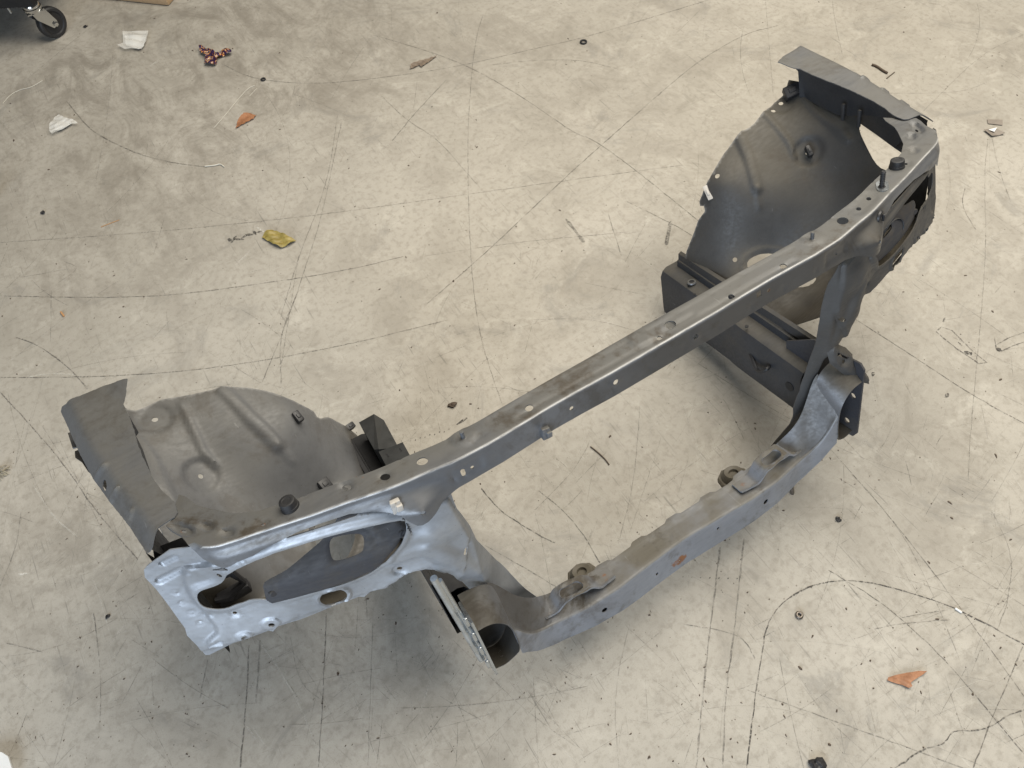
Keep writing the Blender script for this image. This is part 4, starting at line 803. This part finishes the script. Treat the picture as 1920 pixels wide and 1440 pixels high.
lines = [  # photo polyline, width mm, strength
 ([(125, 190), (165, 240), (200, 262), (260, 290), (330, 307), (385, 313)], 3.2, .55), ([(0, 455), (273, 437), (520, 412), (640, 398), (1050, 340), (1280, 310)], 2.0, .5), ([(633, 217), (613, 350), (560, 480), (525, 600)], 1.8, .5), ([(640, 230), (605, 400), (580, 480), (540, 600), (490, 720)], 1.8, .5),
 ([(212, 100), (205, 200), (180, 340)], 1.6, .3), ([(415, 119), (450, 138), (490, 150), (560, 157), (640, 155), (800, 135), (890, 118), (1000, 92), (1100, 70), (1280, 15), (1330, 0)], 2.2, .6), ([(200, 30), (130, 82), (50, 150)], 1.4, .5),
 ([(700, 66), (800, 95), (880, 125), (960, 170), (1020, 210), (1080, 252), (1110, 260), (1180, 310), (1280, 390), (1340, 440)], 2.2, .6), ([(1460, 48), (1400, 62), (1330, 102), (1280, 138), (1130, 270), (1050, 342), (905, 480), (800, 570)], 2.2, .62), ([(905, 30), (890, 80), (878, 210), (877, 330), (882, 480), (892, 580), (905, 650), (942, 760)], 1.8, .5),
 ([(715, 180), (765, 228), (820, 260), (880, 330), (900, 352)], 2, .45), ([(837, 150), (780, 210), (735, 265)], 2, .6), ([(920, 122), (1000, 113), (1090, 112), (1160, 130)], 1.8, .5), ([(1175, 378), (1210, 395), (1280, 430), (1340, 470)], 2.2, .6), ([(800, 480), (960, 455), (1180, 435)], 1.8, .45), ([(1140, 400), (1165, 480)], 2.2, .5),
 ([(1060, 410), (1078, 432), (1095, 455)], 9, .5), ([(1257, 415), (1249, 460)], 7, .6), ([(1560, 0), (1565, 40), (1580, 105)], 1.6, .4), ([(1435, 0), (1450, 180)], 1.6, .35), ([(1810, 352), (1801, 385), (1830, 432)], 2, .6), ([(1852, 262), (1845, 330), (1850, 480), (1820, 800), (1815, 900)], 1.4, .45), ([(1920, 65), (1840, 100), (1730, 210)], 1.5, .4), ([(1650, 175), (1800, 175), (1850, 155)], 1.6, .4), ([(1860, 258), (1870, 310), (1895, 380)], 2, .35),
 ([(0, 555), (140, 558), (280, 557), (400, 545), (640, 510), (760, 480)], 2.2, .6), ([(0, 708), (200, 707), (400, 692), (640, 650), (840, 600)], 2.2, .6), ([(30, 633), (60, 642), (90, 660), (130, 690), (165, 730)], 2.6, .6), ([(0, 735), (60, 800), (120, 870), (180, 960), (260, 1050)], 2, .55), ([(560, 480), (525, 700)], 1.5, .4), ([(560, 545), (540, 590), (524, 640), (527, 720)], 1.8, .5), ([(97, 545), (95, 640)], 1.6, .4), ([(110, 530), (140, 510), (145, 500), (120, 490)], 1.6, .4),
 ([(1400, 1445), (1415, 1310), (1428, 1230), (1437, 1170), (1470, 1125), (1520, 1097), (1580, 1087), (1640, 1093), (1700, 1110), (1780, 1135), (1850, 1170), (1925, 1212)], 2.4, .95), ([(1553, 1069), (1630, 1115), (1690, 1160), (1770, 1235), (1850, 1330), (1925, 1420)], 1.6, .7), ([(1660, 960), (1740, 1060), (1800, 1140), (1925, 1312)], 1.6, .6), ([(1350, 1025), (1338, 1130), (1325, 1230), (1305, 1440)], 3.0, .45), ([(1395, 1010), (1375, 1200), (1360, 1300), (1355, 1440)], 2.6, .42), ([(1280, 1170), (1340, 1180), (1380, 1190), (1400, 1205), (1415, 1235)], 1.8, .5), ([(1390, 1290), (1560, 1350), (1710, 1405), (1820, 1445)], 1.6, .5),
 ([(1672, 1445), (1700, 1425), (1730, 1405), (1752, 1400), (1772, 1393), (1780, 1378), (1792, 1370), (1825, 1371), (1850, 1365), (1866, 1358), (1890, 1340), (1925, 1330)], 2.2, .75), ([(1922, 1203), (1880, 1300), (1852, 1365), (1825, 1440)], 2, .55), ([(1640, 1180), (1700, 1168), (1780, 1162)], 1.8, .5), ([(1590, 590), (1700, 660), (1820, 740), (1925, 797)], 2.2, .65), ([(1555, 840), (1660, 960)], 1.6, .4),
 ([(902, 915), (930, 950), (955, 970), (1015, 1007), (1040, 1018)], 2.2, .75), ([(1010, 920), (1060, 960), (1100, 1010), (1124, 1056)], 2, .6), ([(905, 1020), (975, 1060), (1045, 1102)], 1.8, .55), ([(1000, 600), (1100, 596), (1200, 622)], 1.8, .3), ([(467, 1210), (463, 1300), (450, 1445)], 2.2, .6), ([(612, 1150), (606, 1300), (597, 1445)], 1.8, .6), ([(488, 1200), (480, 1320)], 3, .35), ([(390, 1235), (383, 1270), (375, 1310)], 1.8, .5), ([(176, 1150), (180, 1180), (186, 1230)], 2, .5), ([(12, 1206), (80, 1223)], 1.8, .55), ([(545, 1195), (560, 1280), (600, 1310)], 1.6, .3),
 ([(1106, 826), (1090, 860), (1060, 900), (1000, 960)], 1.4, .35), ([(1200, 760), (1190, 900), (1160, 1020)], 1.4, .35), ([(1240, 820), (1180, 1000)], 1.4, .3), ([(0, 1100), (30, 1030), (40, 960)], 1.8, .4), ([(1590, 880), (1680, 980), (1740, 1090), (1800, 1240)], 1.2, .4), ([(1860, 960), (1900, 1040), (1890, 1130), (1870, 1180)], 1.5, .4), ([(40, 520), (130, 504)], 1.6, .4), ([(380, 760), (340, 800)], 1.4, .2), ([(850, 1200), (980, 1330), (1080, 1400)], 1.3, .3), ([(1000, 1270), (1010, 1440)], 1.5, .3), ([(1180, 1170), (1150, 1300), (1160, 1440)], 1.4, .3), ([(700, 1140), (690, 1440)], 1.5, .35)]
for pix, w, a in lines:
    g = resample(chaikin([np.array(fl(*p)[:2]) for p in pix], 2, False), .012, False); g = g + rng.normal(0, .0004, g.shape)
    ribbon(g, w * .001, min(1., a * .98))
for pix, w, a in [([(440, 500), (470, 470)], 5, .4), ([(50, 708), (90, 700), (140, 702)], 4, .5), ([(35, 1077), (52, 1075)], 6, .7), ([(480, 425), (495, 435)], 3, .7), ([(280, 125), (300, 112)], 8, .4), ([(205, 1210), (235, 1170)], 3, .3), ([(60, 905), (100, 970), (150, 1010)], 3, .35)]:
    ribbon(resample(chaikin([np.array(fl(*p)[:2]) for p in pix], 1, False), .01, False), w * .001, a, 1.)
for pix in ([(1755, 622), (1765, 613), (1785, 620), (1810, 645), (1825, 660), (1850, 680), (1835, 682), (1815, 668), (1795, 655), (1770, 635), (1755, 622)], [(1864, 632), (1868, 655), (1875, 660), (1900, 648), (1925, 640)], [(1866, 648), (1890, 634), (1925, 622)]):
    ribbon(resample([np.array(fl(*p)[:2]) for p in pix], .008, False), .0024, .6)
for px, py, w, l_ in ((1815, 662, 12, .018), (1800, 645, 6, .012), (1873, 656, 9, .012), (432, 451, 9, .022), (440, 447, 8, .02), (448, 449, 10, .03), (458, 444, 9, .02), (468, 440, 9, .025), (478, 437, 7, .02), (486, 435, 5, .015), (1637, 702, 9, .012), (1775, 742, 8, .016), (1770, 600, 5, .016), (866, 790, 5, .03)):
    q = fl(px, py); a = rng.uniform(0, 3); d = np.array([math.cos(a), math.sin(a)]); ribbon([q[:2] - d * l_ / 2, q[:2] + d * l_ * .1, q[:2] + d * l_ / 2], w * .001, .85)
for k in range(9): q = fl(770 + k * 9, 826 - k * 2.6 + (k % 2) * 2); ribbon([q[:2] - .0015, q[:2], q[:2] + .0015], .0025, .9)
for k in range(7): q = fl(1280 + k * 17, 1082 + k * .5); ribbon([q[:2] - [.002, 0], q[:2], q[:2] + [.002, 0]], .0022, .8)
dirs = [fl(700, 700) - fl(600, 720), fl(900, 400) - fl(760, 520), fl(900, 300) - fl(895, 600), fl(1200, 900) - fl(1050, 780)]
for k in range(1500):                                         # faint random scratches
    q = fl(rng.uniform(-100, 2020), rng.uniform(-60, 1500) ** 1.0); d = dirs[rng.integers(4)][:2]; a0 = math.atan2(d[1], d[0]) + rng.normal(0, .25); L_ = rng.exponential(.10) + .02; bend = rng.normal(0, 1.2)
    pts = []; p = q[:2].copy()
    for s in range(max(4, int(L_ / .015))): pts.append(p.copy()); p = p + .015 * np.array([math.cos(a0 + bend * s * .015), math.sin(a0 + bend * s * .015)])
    ribbon(pts, rng.uniform(.35, 1.2) * .001, rng.uniform(.12, .5), 1. if rng.random() < .16 else 0.)
for k in range(110):                                          # scuff bundles
    q = fl(rng.uniform(0, 1920), rng.uniform(0, 1440)); a0 = rng.uniform(0, 3.14)
    for s in range(rng.integers(6, 18)):
        b0 = q[:2] + rng.normal(0, .018, 2); a1 = a0 + rng.normal(0, .12); L_ = rng.uniform(.012, .05); d = np.array([math.cos(a1), math.sin(a1)]); ribbon([b0, b0 + d * L_ * .5, b0 + d * L_], rng.uniform(.5, 1.1) * .001, rng.uniform(.12, .4))
mk = mesh_obj('floor_scratches', VV, FF, mark_mat(), floor, None, {'alpha': AL, 'tone': TO}); tag(mk, kind='structure')
# loose grit
m = MB()
for k in range(1500):
    q = fl(rng.uniform(-40, 1960), rng.uniform(-30, 1470)); r = min(.0028, .0005 + rng.exponential(.00045)); a0 = rng.uniform(0, 6.28); st = rng.uniform(1, 2.6); n = 6; h = r * .5
    ring = [(q[0] + r * rng.uniform(.6, 1.2) * (st * math.cos(t) * math.cos(a0) - math.sin(t) * math.sin(a0)), q[1] + r * rng.uniform(.6, 1.2) * (st * math.cos(t) * math.sin(a0) + math.sin(t) * math.cos(a0))) for t in np.linspace(0, 6.28, n, endpoint=False)]
    m.add([(x, y, .0004) for x, y in ring] + [(q[0] + (x - q[0]) * .6, q[1] + (y - q[1]) * .6, h + .0004) for x, y in ring], [tuple(range(n, 2 * n))] + [(i, (i + 1) % n, n + (i + 1) % n, n + i) for i in range(n)])
gr = m.build('floor_grit', M['twig'], None, None); tag(gr, 'fine dark grit scattered over the concrete', 'grit', kind='stuff')
